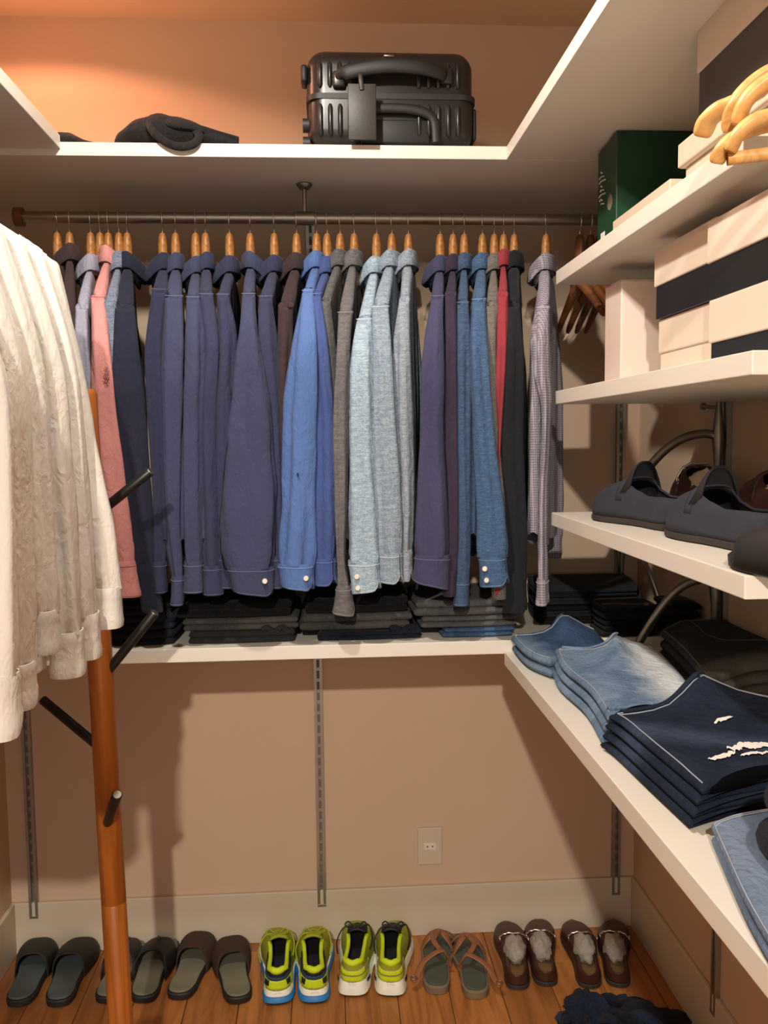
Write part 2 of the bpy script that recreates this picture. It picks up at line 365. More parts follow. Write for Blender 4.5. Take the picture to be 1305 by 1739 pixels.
# ------------------------------------------------------------------ shirts
# local axes of a shirt: x = along the rail (thickness), y = along the hanger (negative end towards the viewer), z from the rail
def shirt(root, mat, zc, seam, rows, cuff, seed, tb=.016, front=-1, hem=-.80, buttons=(), hy=.026, slit=None, far=True, collar=1.0, seam_mat=None):
    tb *= .75
    rnd = random.Random(seed); ph = [rnd.uniform(0, 6.28) for _ in range(8)]
    zs, xs, ws = seam                                     # seam centre height, x, half width
    wt = -.200
    zn = zc - .038
    # --- body
    NU, NV = 30, 26; top = []; left = []; right = []
    for side in (-1, 1):
        rr = []
        for j in range(NV + 1):
            v = j / NV; vv = v ** 1.6; row = []
            for i in range(NU + 1):
                u = -1 + 2 * i / NU; a = abs(u)
                ztop = zn - .004 if a < .28 else lerp(zn - .004, zs + .004, ((a - .28) / .72) ** 1.1)
                zh = hem + .045 * a ** 4 * (1 if True else 0)
                z = lerp(ztop, zh, vv)
                y = u * (.205 + .030 * smooth(v * 1.4) + .006 * math.sin(ph[0] + 5 * v))
                rnd_edge = math.sqrt(max(0.0, 1 - a ** 18))
                ridge = min(1.0, .42 + 4.2 * math.sqrt(vv + .0004)) if vv < .06 else 1.0
                t0 = lerp(tb, ws * 1.12 if u < 0 else tb, smooth((a - .1) / .9) * (1 - smooth(v * 2.4)))
                t = t0 * ridge * max(.12, rnd_edge) * (1 - .25 * smooth(v) * math.cos(ph[1] + 3 * u))
                mid = (xs if u < 0 else 0) * smooth(a) * (1 - smooth(v * 3)) + .0045 * smooth(v * 1.5) * math.sin(7 * u + ph[2]) + .003 * smooth(v * 2) * math.sin(15 * u + ph[3] + 2 * v)
                n_ = .0022 * noise.noise(Vector((u * 5 + seed, v * 4, side * 3.1)))
                row.append((mid + side * t + n_ * smooth(v * 4), y, z))
            rr.append(row)
        if side == -1: left = rr
        else: right = rr
    m = MB(); n1 = NU + 1
    m.grid(left); m.grid(right, flip=True)
    m.grid([left[0], right[0]], flip=True)
    m.grid([[r_[0] for r_ in left], [r_[0] for r_ in right]]); m.grid([[r_[-1] for r_ in left], [r_[-1] for r_ in right]], flip=True)
    m.build('shirt_body', mat, root, weld=True)
    # --- collar: stand folded over into a flap, dipping towards the front
    m = MB(); prof = [(-.012, .0), (.0, -.0), (.030, .0), (.0355, .001), (.036, .004), (.030, .007), (.014, .0095), (-.002, .0115), (-.004, .0095), (.010, .0075), (.024, .0045)]
    rows_ = []
    for k in range(29):
        q = 2 * PI * k / 28; cx, sy = math.cos(q), math.sin(q)      # q = 0 is the front
        f = max(0.0, cx) ** 1.5; fl_ = 1 + .60 * math.exp(-((abs((q + PI) % (2 * PI) - PI) - .55) / .38) ** 2) * collar
        row = []
        for (h, off) in prof:
            hh = h if h > 0.02 else h * fl_ - .012 * f * (fl_ - 1)
            A, B = .017 + .012 * f + off * (.75 + .9 * f * collar), .052 + off
            row.append((front * A * cx, B * sy, zc - .036 + hh - .020 * f))
        rows_.append(row)
    m.grid(rows_, cj=True); m.build('collar', mat, root, weld=True)
    # --- sleeve towards the viewer
    def sleeve(seam_, rows, cuff, y0, sgn, hyy):
        ctrl = [(seam_[0], seam_[1], y0 - sgn * .0, seam_[2], .014)] + [(z, x_, y0 + dy, hx, hyy) for z, x_, dy, hx in rows]
        zt, xt, ht, zb, xb, hb, dyc = cuff[:7]
        ctrl.append((zt, xt, y0 + dyc, ht * 1.03, hyy * .95))
        path = catmull([Vector((c[1], c[2], c[0])) for c in ctrl], 9)
        rad = catmull([Vector((c[3], c[4], 0)) for c in ctrl], 9)
        N = 26; rws = []; L = len(path)
        for i, (p, r_) in enumerate(zip(path, rad)):
            t = i / (L - 1); row = []
            for k in range(N):
                q = 2 * PI * k / N; c, s_ = math.cos(q), math.sin(q)
                amp = .15 * smooth(t * 3)
                f = 1 + amp * math.sin(3 * q + ph[4] + 1.6 * t) + amp * .8 * math.sin(5 * q + ph[5] - 2.2 * t) + .05 * smooth((t - .82) / .16) * math.sin(11 * q + ph[6])
                f += .09 * noise.noise(Vector((c * 1.5 + seed * 3.3, s_ * 1.5, p.z * 9))) + .07 * smooth(t * 4) * noise.noise(Vector((c * 3 + seed, s_ * 3 + p.z * 7, p.z * 15)))
                f += .07 * smooth((t - .70) / .2) * noise.noise(Vector((c * 3.5 + seed, s_ * 3.5, p.z * 34)))
                pinch = 1 - .10 * smooth((t - .9) / .1)
                row.append((p.x + max(r_.x * 1.10, .006) * pinch * f * math.copysign(abs(c) ** .8, c), p.y + r_.y * f * math.copysign(abs(s_) ** .8, s_), p.z + (sgn * -.010 * s_ if i == 0 else 0)))
            rws.append(row)
        # seam ridge and closed cap over the shoulder
        r0 = rws[0]; cen = Vector((path[0].x, path[0].y + sgn * -.012, path[0].z + .010))
        pre = [[Vector(v).lerp(cen, .55) + Vector((0, 0, -.012)) for v in r0], [cen + (Vector(v) - path[0]) * 1.06 + Vector((0, 0, -.006)) for v in r0], [path[0] + (Vector(v) - path[0]) * 1.09 for v in r0]]
        m = MB(); m.grid([pre[0]] + rws, cj=True); m.cap(pre[0])
        so = m.build('sleeve', mat, root)
        if sgn < 0 and seam_mat is not None:
            hf = [r0[k] for k in range(N // 2, N + 1) if k < N] + [r0[0]]
            m = MB(); m.tube([path[0] + (Vector(v) - path[0]) * 1.10 + Vector((0, -.001, .009 * math.sin(PI * k / (len(hf) - 1)))) for k, v in enumerate(hf)], .0011, 5); m.build('shoulder_seam', seam_mat, so)
        if sgn < 0 and slit is not None:
            kk = int(round((slit % (2 * PI)) / (2 * PI) * N)) % N; i0 = int(L * .86)
            m = MB(); m.tube([Vector(rws[i][kk]) + Vector((0, -.001, 0)) for i in range(i0, L)], .0028, 6, flat=.5); m.build('sleeve_placket', mat, so)
        # cuff: an open band with rounded corners at the slit
        th0 = slit if slit is not None else rnd.uniform(-.2, .5) * PI; g = .10; K = 30; Hh = 7
        ga, gb = [], []
        for side_ in (1, 0):
            grid = []
            for j in range(Hh + 1):
                row = []
                for k in range(K + 1):
                    q = th0 + g + (2 * PI - 2 * g) * k / K; e = min(k, K - k) / K
                    drop = 1 - .26 * max(0.0, 1 - e / .10) ** 2
                    v = j / Hh * drop
                    cx = lerp(xt, xb, v); hx = lerp(ht, hb, v) * 1.07 + (.0018 if side_ else 0); hyv = hyy * lerp(1.0, 1.06, v) + (.0018 if side_ else 0)
                    lip = .0012 if (side_ and j in (1, Hh - 1)) else 0
                    wob = 1 + .045 * math.sin(4 * q + ph[7]) * v
                    c, s_ = math.cos(q), math.sin(q)
                    tilt = (cuff[7] if len(cuff) > 7 else 0.0) * c
                    row.append((cx + (hx + lip) * wob * math.copysign(abs(c) ** .8, c), y0 + dyc + (hyv + lip) * math.copysign(abs(s_) ** .8, s_), lerp(zt, zb, v) + tilt * v + .004))
                grid.append(row)
            (ga if side_ else gb).append(grid)
        A, B = ga[0], gb[0]; m = MB()
        m.grid(A); m.grid(B, flip=True); m.grid([A[-1], B[-1]]); m.grid([A[0], B[0]], flip=True)
        m.grid([[r_[0] for r_ in A], [r_[0] for r_ in B]], flip=True); m.grid([[r_[-1] for r_ in A], [r_[-1] for r_ in B]])
        co = m.build('cuff', mat, so, weld=True, ang=50)
        if sgn < 0 and seam_mat is not None:
            for hv in (1, Hh):
                m = MB(); m.tube([Vector(p) + Vector((0, 0, .003 if hv > 1 else 0)) for p in A[hv]], .0009, 5); m.build('cuff_stitching', seam_mat, co)
        return so, co
    so, co = sleeve(seam, rows, cuff, wt - .012, -1, hy)
    for (bx, bz) in buttons:
        by = wt - .012 + cuff[6] - hy * 1.14
        m = MB(); m.tube([(bx, by + .003, bz), (bx, by - .0035, bz), (bx, by - .0045, bz)], [.0058, .0058, .0048], 12)
        m.build('button', M['button'], co)
    if far:
        zf = zs; rr_ = [(zf - .15, 0, .03, .02), (zf - .40, .002, .03, .02)]
        sleeve((zf, 0, .012), rr_, (zf - .57, 0, .02, zf - .635, 0, .02, .03), .197, 1, .022)
def back_shirt(hx, cy, seam, rows, cuff, mat, label, dy=0.0, seed=None, empty_hanger=False, hlabel=None, hk='hanger', buttons=(), dz=0.0, **kw):
    """hx: hook in the photo (pixel column); cy: collar top row; seam: (x0, x1, y); rows: (y, x0, x1) of the sleeve; cuff: (x0, x1, ytop, x0, x1, ybottom)"""
    seed = seed if seed is not None else int(hx)
    yS = RY - .212 + dy                                  # plane of the near sleeve
    h = AY(hx, 400, RY); zc = AY(hx, cy, RY).z
    sx = AY((seam[0] + seam[1]) / 2, seam[2], yS)
    dx = sx.x - h.x; a = math.asin(max(-.9, min(.9, dx / .205)))
    root = empty('shirt', (h.x, RY, RZ), a, label, 'shirt', 'shirts on the back rail')
    ca, sa = math.cos(a), math.sin(a)
    def loc(px, py):
        P = AY(px, py, yS); d = Vector((P.x - h.x, P.y - RY, P.z - RZ))
        return Vector((ca * d.x + sa * d.y, -sa * d.x + ca * d.y, d.z))
    def span(x0, x1, y):
        A, B = loc(x0, y), loc(x1, y); return ((A.x + B.x) / 2, (B.x - A.x) / 2, A.z)
    sc, sw, sz = span(*seam)
    R = []
    for (y, x0, x1) in rows:
        c, w_, z = span(x0, x1, y); R.append((z, c, dy * .9, w_))
    ct = span(cuff[0], cuff[1], cuff[2]); cb = span(cuff[3], cuff[4], cuff[5])
    slant = 0.0
    if len(cuff) > 6: slant = -(cuff[6]) * yS / FPX
    B = [(loc(bx, by).x, loc(bx, by).z) for bx, by in buttons]
    shirt(root, mat, zc - RZ, (sz, sc, sw), R, (ct[2], ct[0], ct[1], cb[2], cb[0], cb[1], dy, slant), seed, buttons=B, seam_mat=SEAM.get(mat.name), **kw)
    hl = 'hanger in ' + label.split(',')[0]
    hanger((h.x, RY, RZ), a, hl, hk)
    return root
F = {}
F['navy'] = cloth('navy_cotton', (54, 58, 84)); F['navy2'] = cloth('navy_twill', (46, 49, 72)); F['ink'] = cloth('ink_navy_cotton', (38, 40, 58))
F['slate'] = cloth('slate_navy_cotton', (62, 67, 95)); F['blue'] = cloth('bright_blue_cotton', (82, 110, 164)); F['blue2'] = cloth('mid_blue_cotton', (66, 84, 136))
F['olive'] = cloth('dark_olive_cotton', (58, 48, 36)); F['lav'] = cloth('grey_lavender_cotton', (150, 150, 168)); F['pink'] = cloth('pink_oxford', (200, 138, 134))
F['gblue'] = cloth('grey_blue_chambray', (92, 104, 128), weave='chambray', rgb2=(140, 150, 168)); F['brown'] = cloth('dark_brown_cotton', (62, 48, 50))
F['grey'] = cloth('charcoal_chambray', (80, 80, 82), weave='chambray', rgb2=(106, 106, 108)); F['grey2'] = cloth('mid_grey_denim', (92, 90, 92), weave='chambray', rgb2=(118, 116, 118))
F['cham'] = cloth('light_blue_chambray', (118, 146, 172), weave='chambray', rgb2=(186, 202, 212)); F['cham2'] = cloth('grey_blue_linen', (108, 126, 148), weave='chambray', rgb2=(166, 180, 190))
F['cham3'] = cloth('dusty_chambray', (116, 128, 146), weave='chambray', rgb2=(164, 174, 184)); F['plum'] = cloth('plum_cotton', (54, 46, 64)); F['violet'] = cloth('violet_navy_corduroy', (66, 65, 94))
F['ddenim'] = cloth('dark_denim_shirting', (52, 72, 104), weave='chambray', rgb2=(76, 96, 126)); F['denim'] = cloth('blue_denim_shirting', (54, 80, 116), weave='chambray', rgb2=(84, 110, 144))
F['taupe'] = cloth('taupe_chambray', (98, 94, 90), weave='chambray', rgb2=(120, 116, 110)); F['red'] = cloth('brick_red_cotton', (142, 54, 60)); F['black'] = cloth('blue_black_cotton', (32, 33, 38))
F['check'] = cloth('grey_lilac_check', (118, 110, 122), weave='check', rgb2=(176, 170, 182)); F['white'] = cloth('white_cotton', (236, 232, 224), 0.03, wr=.22, trans=.22)
SEAM = {k.name: plain('stitching_' + n, c, .9) for n, k, c in (('navy', F['navy'], (92, 98, 128)), ('deep_navy', F['navy2'], (78, 84, 112)), ('slate', F['slate'], (104, 110, 140)), ('blue', F['blue'], (120, 150, 200)), ('mid_blue', F['blue2'], (100, 120, 172)),
    ('pink', F['pink'], (170, 104, 104)), ('grey', F['grey2'], (140, 138, 138)), ('chambray', F['cham'], (206, 218, 224)), ('linen', F['cham2'], (186, 198, 206)), ('violet', F['violet'], (104, 102, 134)), ('dark_denim', F['ddenim'], (96, 116, 146)), ('denim', F['denim'], (110, 140, 176)), ('check', F['check'], (190, 186, 194)))}
# leftmost, behind the white shirts
back_shirt(97, 455, (88, 106, 540), [(640, 86, 108), (820, 90, 112)], (94, 112, 950, 94, 112, 1000), F['olive'], 'dark olive shirt farthest left, half hidden behind the white shirts', tb=.011)
back_shirt(118, 420, (104, 128, 540), [(640, 104, 128), (820, 108, 130)], (110, 130, 950, 110, 130, 1000), F['brown'], 'dark brown shirt just left of the pale grey shirt at the left end', tb=.011, seed=12)
back_shirt(154, 438, (130, 149, 520), [(600, 130, 152), (760, 142, 168)], (160, 184, 945, 160, 184, 1000), F['lav'], 'pale grey lavender shirt left of the pink shirt', tb=.012, dy=.004, collar=.4)
PINK = back_shirt(184, 424, (153, 175, 502), [(600, 158, 186), (700, 160, 194), (840, 172, 212)], (190, 228, 955, 196, 240, 1016), F['pink'], 'pink oxford shirt with a small embroidered crest', dy=-.022, tb=.011, front=1, collar=.5)
hanger((AY(170, 400, RY).x, RY, RZ), PINK.rotation_euler.z, 'bare wooden hanger showing its arm just left of the pink shirt')
back_shirt(202, 434, (179, 198, 508), [(600, 180, 200), (700, 188, 204), (840, 206, 224)], (220, 240, 945, 222, 242, 1000), F['gblue'], 'grey blue chambray shirt between the pink and dark navy shirts', tb=.010, dy=.012, collar=.4)
back_shirt(216, 434, (196, 226, 520), [(600, 196, 232), (720, 198, 242), (860, 216, 256)], (230, 264, 960, 244, 276, 1042), F['ink'], 'dark ink navy shirt right of the pink shirt, its long cuff lowest there', dy=-.008, front=1)
# second cluster
back_shirt(276, 436, (260, 284, 492), [(600, 249, 277), (720, 254, 280), (860, 262, 282)], (262, 282, 955, 262, 283, 1008), F['navy2'], 'deep navy shirt with its collar flap sticking out left into the gap', dy=.004)
back_shirt(298, 436, (281, 309, 502), [(580, 279, 312), (720, 275, 309), (860, 278, 306)], (294, 312, 980, 292, 311, 1029), F['slate'], 'slate navy shirt second in the navy cluster, crease at its elbow', dy=-.004, seed=3)
back_shirt(332, 442, (317, 338, 503), [(580, 315, 346), (720, 312, 344), (860, 314, 342)], (316, 343, 955, 314, 344, 1008), F['slate'], 'slate navy shirt third in the navy cluster', dy=-.014, seed=4)
back_shirt(349, 435, (340, 361, 499), [(580, 344, 372), (720, 338, 368), (860, 342, 372)], (345, 376, 962, 347, 378, 1012), F['navy'], 'navy shirt fourth in the navy cluster with puckered cuff', dy=-.004, seed=5)
back_shirt(390, 441, (370, 388, 501), [(580, 370, 402), (720, 362, 398), (860, 366, 402)], (374, 402, 945, 376, 404, 1000), F['navy'], 'navy shirt just left of the one with the broad fanned sleeve', dy=.006, seed=6)
back_shirt(425, 434, (412, 432, 494), [(560, 409, 436), (680, 398, 456), (800, 388, 466), (890, 384, 468)], (390, 462, 965, 399, 460, 1012, 6), F['slate'], 'slate navy shirt with a broad fanned sleeve and one pearl button', dy=-.040, seed=7, buttons=[(450, 984)], hy=.024, slit=-.28, front=1)
back_shirt(466, 440, (441, 462, 503), [(580, 440, 468), (700, 446, 478), (860, 452, 482)], (458, 480, 945, 460, 482, 1000), F['navy'], 'navy shirt between the fanned sleeve and the dark brown shirt', dy=-.002, seed=8)
back_shirt(504, 436, (475, 499, 518), [(600, 472, 496), (720, 470, 494), (860, 472, 496)], (474, 496, 940, 474, 496, 995), F['brown'], 'dark brown shirt left of the bright blue shirts', dy=.010, seed=9)
BLUE = back_shirt(538, 433, (511, 529, 489), [(580, 501, 540), (700, 487, 540), (820, 483, 536), (900, 478, 534)], (474, 530, 960, 482, 530, 1003, 4), F['blue'], 'bright blue cotton shirt with one pearl button on a curved cuff', dy=-.034, seed=10, buttons=[(523, 979)], slit=-.22)
back_shirt(556, 442, (529, 543, 497), [(580, 533, 556), (720, 540, 567), (860, 538, 571)], (536, 570, 950, 538, 572, 996), F['blue2'], 'mid blue shirt tucked right behind the bright blue one', dy=-.016, seed=11, slit=-.75)
back_shirt(578, 430, (547, 562, 508), [(600, 548, 569), (720, 556, 574), (860, 560, 574)], (562, 576, 940, 562, 576, 985), F['grey'], 'charcoal chambray shirt left of the mid grey shirt', dy=.008, seed=13, tb=.012)
back_shirt(602, 430, (573, 596, 528), [(620, 572, 592), (740, 569, 590), (860, 571, 588), (950, 574, 586)], (574, 594, 997, 567, 601, 1046, 3), F['grey2'], 'mid grey shirt with the lowest hanging flared cuff', dy=-.020, seed=14, tb=.012)
back_shirt(640, 442, (601, 624, 538), [(620, 594, 632), (740, 593, 634), (860, 592, 638), (920, 592, 640)], (593, 641, 955, 600, 646, 1008, -4), F['cham'], 'light blue chambray shirt with two buttons on its cuff', dy=-.034, seed=15, buttons=[(610, 977), (612, 996)], slit=-.35)
back_shirt(666, 431, (628, 656, 518), [(600, 636, 664), (740, 636, 672), (860, 638, 680)], (641, 683, 940, 645, 685, 992, 3), F['cham2'], 'grey blue linen shirt in the middle of the three pale shirts', dy=-.020, seed=16, slit=-.6)
back_shirt(694, 430, (679, 695, 506), [(600, 671, 698), (740, 672, 703), (860, 680, 703)], (680, 699, 935, 682, 700, 988), F['cham3'], 'dusty chambray shirt rightmost of the three pale shirts', dy=-.004, seed=17, tb=.017)
# third cluster
back_shirt(748, 440, (731, 751, 498), [(600, 722, 752), (740, 717, 752), (860, 712, 758)], (708, 762, 945, 703, 758, 997, 8), F['violet'], 'violet navy shirt with a wide plain cuff, first of the right cluster', dy=-.036, seed=18, slit=.6)
back_shirt(770, 438, (756, 774, 496), [(600, 757, 776), (740, 755, 776), (860, 759, 778)], (757, 776, 968, 755, 774, 1014), F['plum'], 'dark plum shirt right of the violet navy one', dy=-.014, seed=19, tb=.011)
back_shirt(789, 436, (777, 795, 512), [(600, 776, 798), (740, 777, 797), (860, 777, 797)], (776, 796, 988, 772, 795, 1030), F['ddenim'], 'dark denim shirt between the plum shirt and the blue denim shirt', dy=-.012, seed=20, tb=.011)
back_shirt(820, 436, (800, 822, 504), [(600, 799, 828), (740, 806, 838), (860, 814, 852)], (816, 858, 945, 818, 863, 997, -2), F['denim'], 'blue denim shirt with two pearl snaps on its cuff', dy=-.034, seed=21, buttons=[(826, 963), (829, 982)], slit=-.42)
back_shirt(840, 437, (825, 847, 515), [(600, 827, 844), (740, 832, 848), (860, 842, 858)], (838, 858, 940, 838, 860, 1018), F['taupe'], 'taupe grey shirt left of the brick red shirt', dy=-.004, seed=22, tb=.010)
back_shirt(856, 430, (846, 862, 496), [(600, 845, 862), (740, 842, 853), (800, 842, 851)], (846, 856, 950, 840, 852, 1012), F['red'], 'brick red shirt, a thin strip right of the denim shirts', dy=-.010, seed=23, tb=.009)
back_shirt(874, 432, (863, 881, 516), [(600, 856, 886), (740, 850, 884), (860, 856, 888)], (858, 892, 975, 856, 894, 1042), F['black'], 'blue black shirt right of the brick red shirt', dy=-.012, seed=24, tb=.020)
back_shirt(928, 437, (910, 930, 518), [(570, 907, 933), (630, 907, 934), (700, 920, 935), (860, 915, 928)], (914, 929, 985, 912, 930, 1030), F['check'], 'grey lilac fine checked shirt at the right end of the row', dy=-.030, seed=25, tb=.019)
for k, px in enumerate((985, 1003, 1019, 1036)):
    P = AY(px, 420, RY)
    hanger((P.x, RY, RZ), .05, ['empty dark hanger left of the tall white box, leftmost of the bare bunch', 'empty dark hanger second in the bare bunch behind the tall white box', 'empty dark hanger third in the bare bunch behind the tall white box', 'empty dark hanger nearest the right wall in the bare bunch'][k], 'hanger_dark', 'bare hangers at the right end of the rail')
# embroidered crest on the pink sleeve
def embroidery(root, px, py, y, mat, size, label):
    p = AY(px, py, y) - root.location; ca, sa = math.cos(-root.rotation_euler.z), math.sin(-root.rotation_euler.z)
    p = Vector((ca * p.x - sa * p.y, sa * p.x + ca * p.y, p.z)); m = MB()
    for k in range(7):
        q = 2.4 * k; d = Vector((math.cos(q) * size * .5, 0, math.sin(q) * size)); e = Vector((math.cos(q + 1.9) * size * .5, 0, math.sin(q + 1.9) * size))
        m.tube([p + d, p + (d + e) * .2 + Vector((0, -.001, 0)), p + e], .0008, 5)
    tag(m.build('embroidered_crest', mat, root), label)
embroidery(PINK, 181, 633, 1.957, plain('crest_thread', (150, 100, 96), .9), .014, 'small tone on tone embroidered crest')
embroidery(BLUE, 506, 806, 1.944, M['card_thread'], .004, 'tiny dark embroidered mark')
# ------------------------------------------------------------------ white shirts on the left rail
def white_shirt(d, seam, rows, cuff, label, seed, dt=0.0, ht=.024, dz=0.0, **kw):
    """d: distance from the camera plane; seam (x, y) pixel of the shoulder tip; rows (y, x0, x1); cuff (x0, x1, ytop, x0, x1, ybottom)"""
    root = empty('shirt', (LX, d, LZ), PI / 2, label, 'shirt', 'white shirts on the left rail')
    def lc(px, py): P = AY(px, py, d); return Vector((P.y - d, -(P.x - LX), P.z - LZ))
    s0 = lc(*seam)
    R = []
    for (y, x0, x1) in rows: A, B = lc(x0, y), lc(x1, y); R.append((A.z, (A.y + B.y) / 2, abs(B.y - A.y) / 2))
    A, B = lc(cuff[0], cuff[2]), lc(cuff[1], cuff[2]); C_, D_ = lc(cuff[3], cuff[5]), lc(cuff[4], cuff[5])
    # generic builder wants (z, x, dy, half width in x); here width runs along local y, so rows carry dy and a constant x
    hyw = sum(r_[2] for r_ in R) / len(R)
    rows_ = [(z, dt, cy + .212, ht) for z, cy, h_ in R]
    cz = (A.y + B.y) / 2 + .212
    shirt(root, F['white'], s0.z + .135, (s0.z, 0, .020), rows_, (A.z, dt, ht, C_.z, dt, ht * 1.1, cz), seed, hy=hyw, tb=.016, hem=s0.z - .70, far=False, **kw)
    hanger((LX, d, LZ), PI / 2, 'hanger in ' + label.split(',')[0], 'hanger', 'hangers on the left rail')
white_shirt(1.06, (-86, 330), [(620, -75, 5), (900, -52, 22)], (-45, 25, 1150, -30, 26, 1255), 'white shirt nearest the viewer, its curled cuff at the frame edge', 31, slit=-1.2)
white_shirt(1.19, (-30, 350), [(620, -22, 40), (900, 0, 50)], (0, 55, 1130, 8, 56, 1205), 'white shirt second from the front of the left rail', 32, slit=-1.0)
white_shirt(1.28, (10, 365), [(620, 14, 66), (900, 32, 92)], (40, 96, 1040, 40, 98, 1112), 'white shirt third from the front with a square sheer cuff', 33)
white_shirt(1.37, (40, 392), [(620, 48, 96), (900, 74, 128)], (88, 138, 1075, 92, 140, 1150), 'white shirt fourth from the front, hem level with the rack top', 34)
white_shirt(1.46, (76, 410), [(620, 78, 128), (900, 104, 154)], (118, 164, 1045, 126, 170, 1120), 'white shirt fifth from the front, cuff touching the coat rack', 35)
white_shirt(1.55, (100, 436), [(620, 94, 134), (800, 122, 172), (900, 144, 190)], (156, 206, 1000, 160, 215, 1068), 'white shirt at the far end, beside the pink shirt', 36)
# ------------------------------------------------------------------ coat rack
PX, PY = -.455, 1.75
pz = lambda py: AY(165, py, PY).z
pp = AY(180, 1300, PY); PX = pp.x + .015
r = empty('coat_rack', (PX, PY, 0), 0, 'wooden coat rack post with black pegs, in front of the slippers', 'coat rack')
r.rotation_euler.y = -.018; ztop = AY(143, 660, PY).z
m = MB(); prof = [(.0, .03), (.0245, .03), (.0245, .56), (.0245, .575)]
m.lathe([(0, .028), (.0240, .028), (.0246, .10), (.0246, .5365), (.0232, .5380)], 28); m.build('lower_post', M['pole'], r)
m = MB(); m.lathe([(.0232, .5380), (.0246, .5395), (.0242, 1.0), (.0225, ztop - .012), (.020, ztop - .003), (.012, ztop), (0, ztop)], 28); m.build('upper_post', M['pole'], r)
m = MB()
m.lathe([(0, 0), (.015, 0), (.015, .03), (0, .03)], 12)
m.build('centre_foot', M['pole'], r)
for k in range(3):
    q = PI * (.5 + 2 * k / 3) + 2.1; m = MB()
    m.tube([(.015 * math.cos(q), .015 * math.sin(q), .085), (.10 * math.cos(q), .10 * math.sin(q), .060), (.19 * math.cos(q), .19 * math.sin(q), .018), (.20 * math.cos(q), .20 * math.sin(q), .0)], [.020, .018, .016, .014], 12, flat=.8)
    m.build('foot', M['pole'], r)
def peg(base, tip, dyt, dyb=0.0):
    A = AY(base[0], base[1], PY + dyb); B = AY(tip[0], tip[1], PY + dyt)
    A.x += .018 * A.z; B.x += .018 * B.z
    A = Vector((PX, PY, A.z)) + (A - Vector((PX, PY, A.z))).normalized() * .012
    m = MB(); d = (B - A).normalized(); m.tube([A, B - d * .001, B], [.0095, .0095, .0085], 16)
    po = m.build('peg', M['black_metal'], r, origin=r.location)
    m = MB(); m.tube([B + d * .0002, B + d * .0012], [.0080, .0075], 16); tag(m.build('peg_cap', M['steel'], po, origin=r.location), 'pale metal peg end')
peg((190, 872), (256, 802), -.03); peg((186, 1142), (263, 1042), -.03)
peg((152, 1268), (72, 1186), .05); peg((180, 1402), (199, 1350), -.13, -.02)
peg((140, 930), (90, 860), .06)
# ------------------------------------------------------------------ boxes
M['card_white'] = plain('white_box_card', (222, 206, 188), 0.45, var=.02); M['card_black'] = plain('black_box_card', (30, 30, 29), 0.35)
M['card_beige'] = plain('beige_box_card', (206, 188, 166), 0.55, var=.03); M['card_green'] = plain('green_box_card', (14, 62, 38), 0.4)
M['gloss_white'] = plain('glossy_white_card', (226, 208, 196), 0.22, var=.02); M['label_paper'] = plain('paper_label', (226, 224, 216), 0.6)
def carton(x0, x1, y0, y1, z0, z1, base, lid, lid_h, label, cat='box', group='shoe boxes', over=.003, rz=0.0, dark=False):
    c = Vector(((x0 + x1) / 2, (y0 + y1) / 2, z0)); r = empty('shoe_box', c, rz, label, cat, group)
    hx, hy, H = (x1 - x0) / 2, (y1 - y0) / 2, z1 - z0
    m = MB(); m.box(-hx + over, hx - over, -hy + over, hy - over, 0, H - .003); m.build('box_base', base, r, smooth=False, bevel=.0015)
    m = MB(); m.box(-hx, hx, -hy, hy, H - lid_h, H); m.build('lid', lid, r, smooth=False, bevel=.002)
    return r
def bpx(px0, py_top, py_bot, x):            # a near lower corner pixel on the plane x of the box fronts
    return AX(px0, py_bot, x)
# shelf 2, x face of the boxes at .56
bx = .575
def yfor(px, py, x): return AX(px, py, x).y
def zfor(px, py, x): return AX(px, py, x).z
yA0, yA1 = yfor(1212, 520, bx), yfor(1110, 560, bx)
zl = zfor(1112, 592, bx)
carton(bx + .008, bx + .208, yA0 - .002, yA1 - .004, Z2, Z2 + .098, M['card_white'], M['card_white'], .058, 'all white shoe box at the bottom of the left stack on the middle shelf')
carton(bx, bx + .212, yA0 - .004, yA1, Z2 + .0985, Z2 + .2165, M['card_black'], M['card_white'], .062, 'black shoe box with white lid on top of the all white box')
yB0, yB1 = yfor(1370, 460, bx), yA0 - .012
carton(bx - .012, bx + .198, yB0, yB1, Z2, Z2 + .093, M['card_black'], M['card_white'], .062, 'black shoe box with white lid at the bottom right of the middle shelf')
carton(bx - .014, bx + .198, yB0 - .01, yB1 + .006, Z2 + .0935, Z2 + .2065, M['card_black'], M['card_white'], .060, 'black shoe box with white lid topmost at the right of the middle shelf')
# tall white box standing on end at the far end of shelf 2
yT0 = yfor(1054, 640, .580); yT1 = yfor(1027, 650, .580)
r = empty('tall_box', (.68, (yT0 + yT1) / 2, Z2), 0, 'tall glossy white box standing on end beside the stacked shoe boxes', 'box')
hy = (yT1 - yT0) / 2; hT = zfor(1054, 476, .580) - Z2
m = MB(); m.box(-.10, .11, -hy, hy, 0, hT - .0015); m.build('box_body', M['gloss_white'], r, smooth=False, bevel=.002)
m = MB(); m.box(-.1004, .1104, -hy - .0004, hy + .0004, hT - .0015, hT); m.build('end_flap', M['gloss_white'], r, smooth=False, bevel=.001)
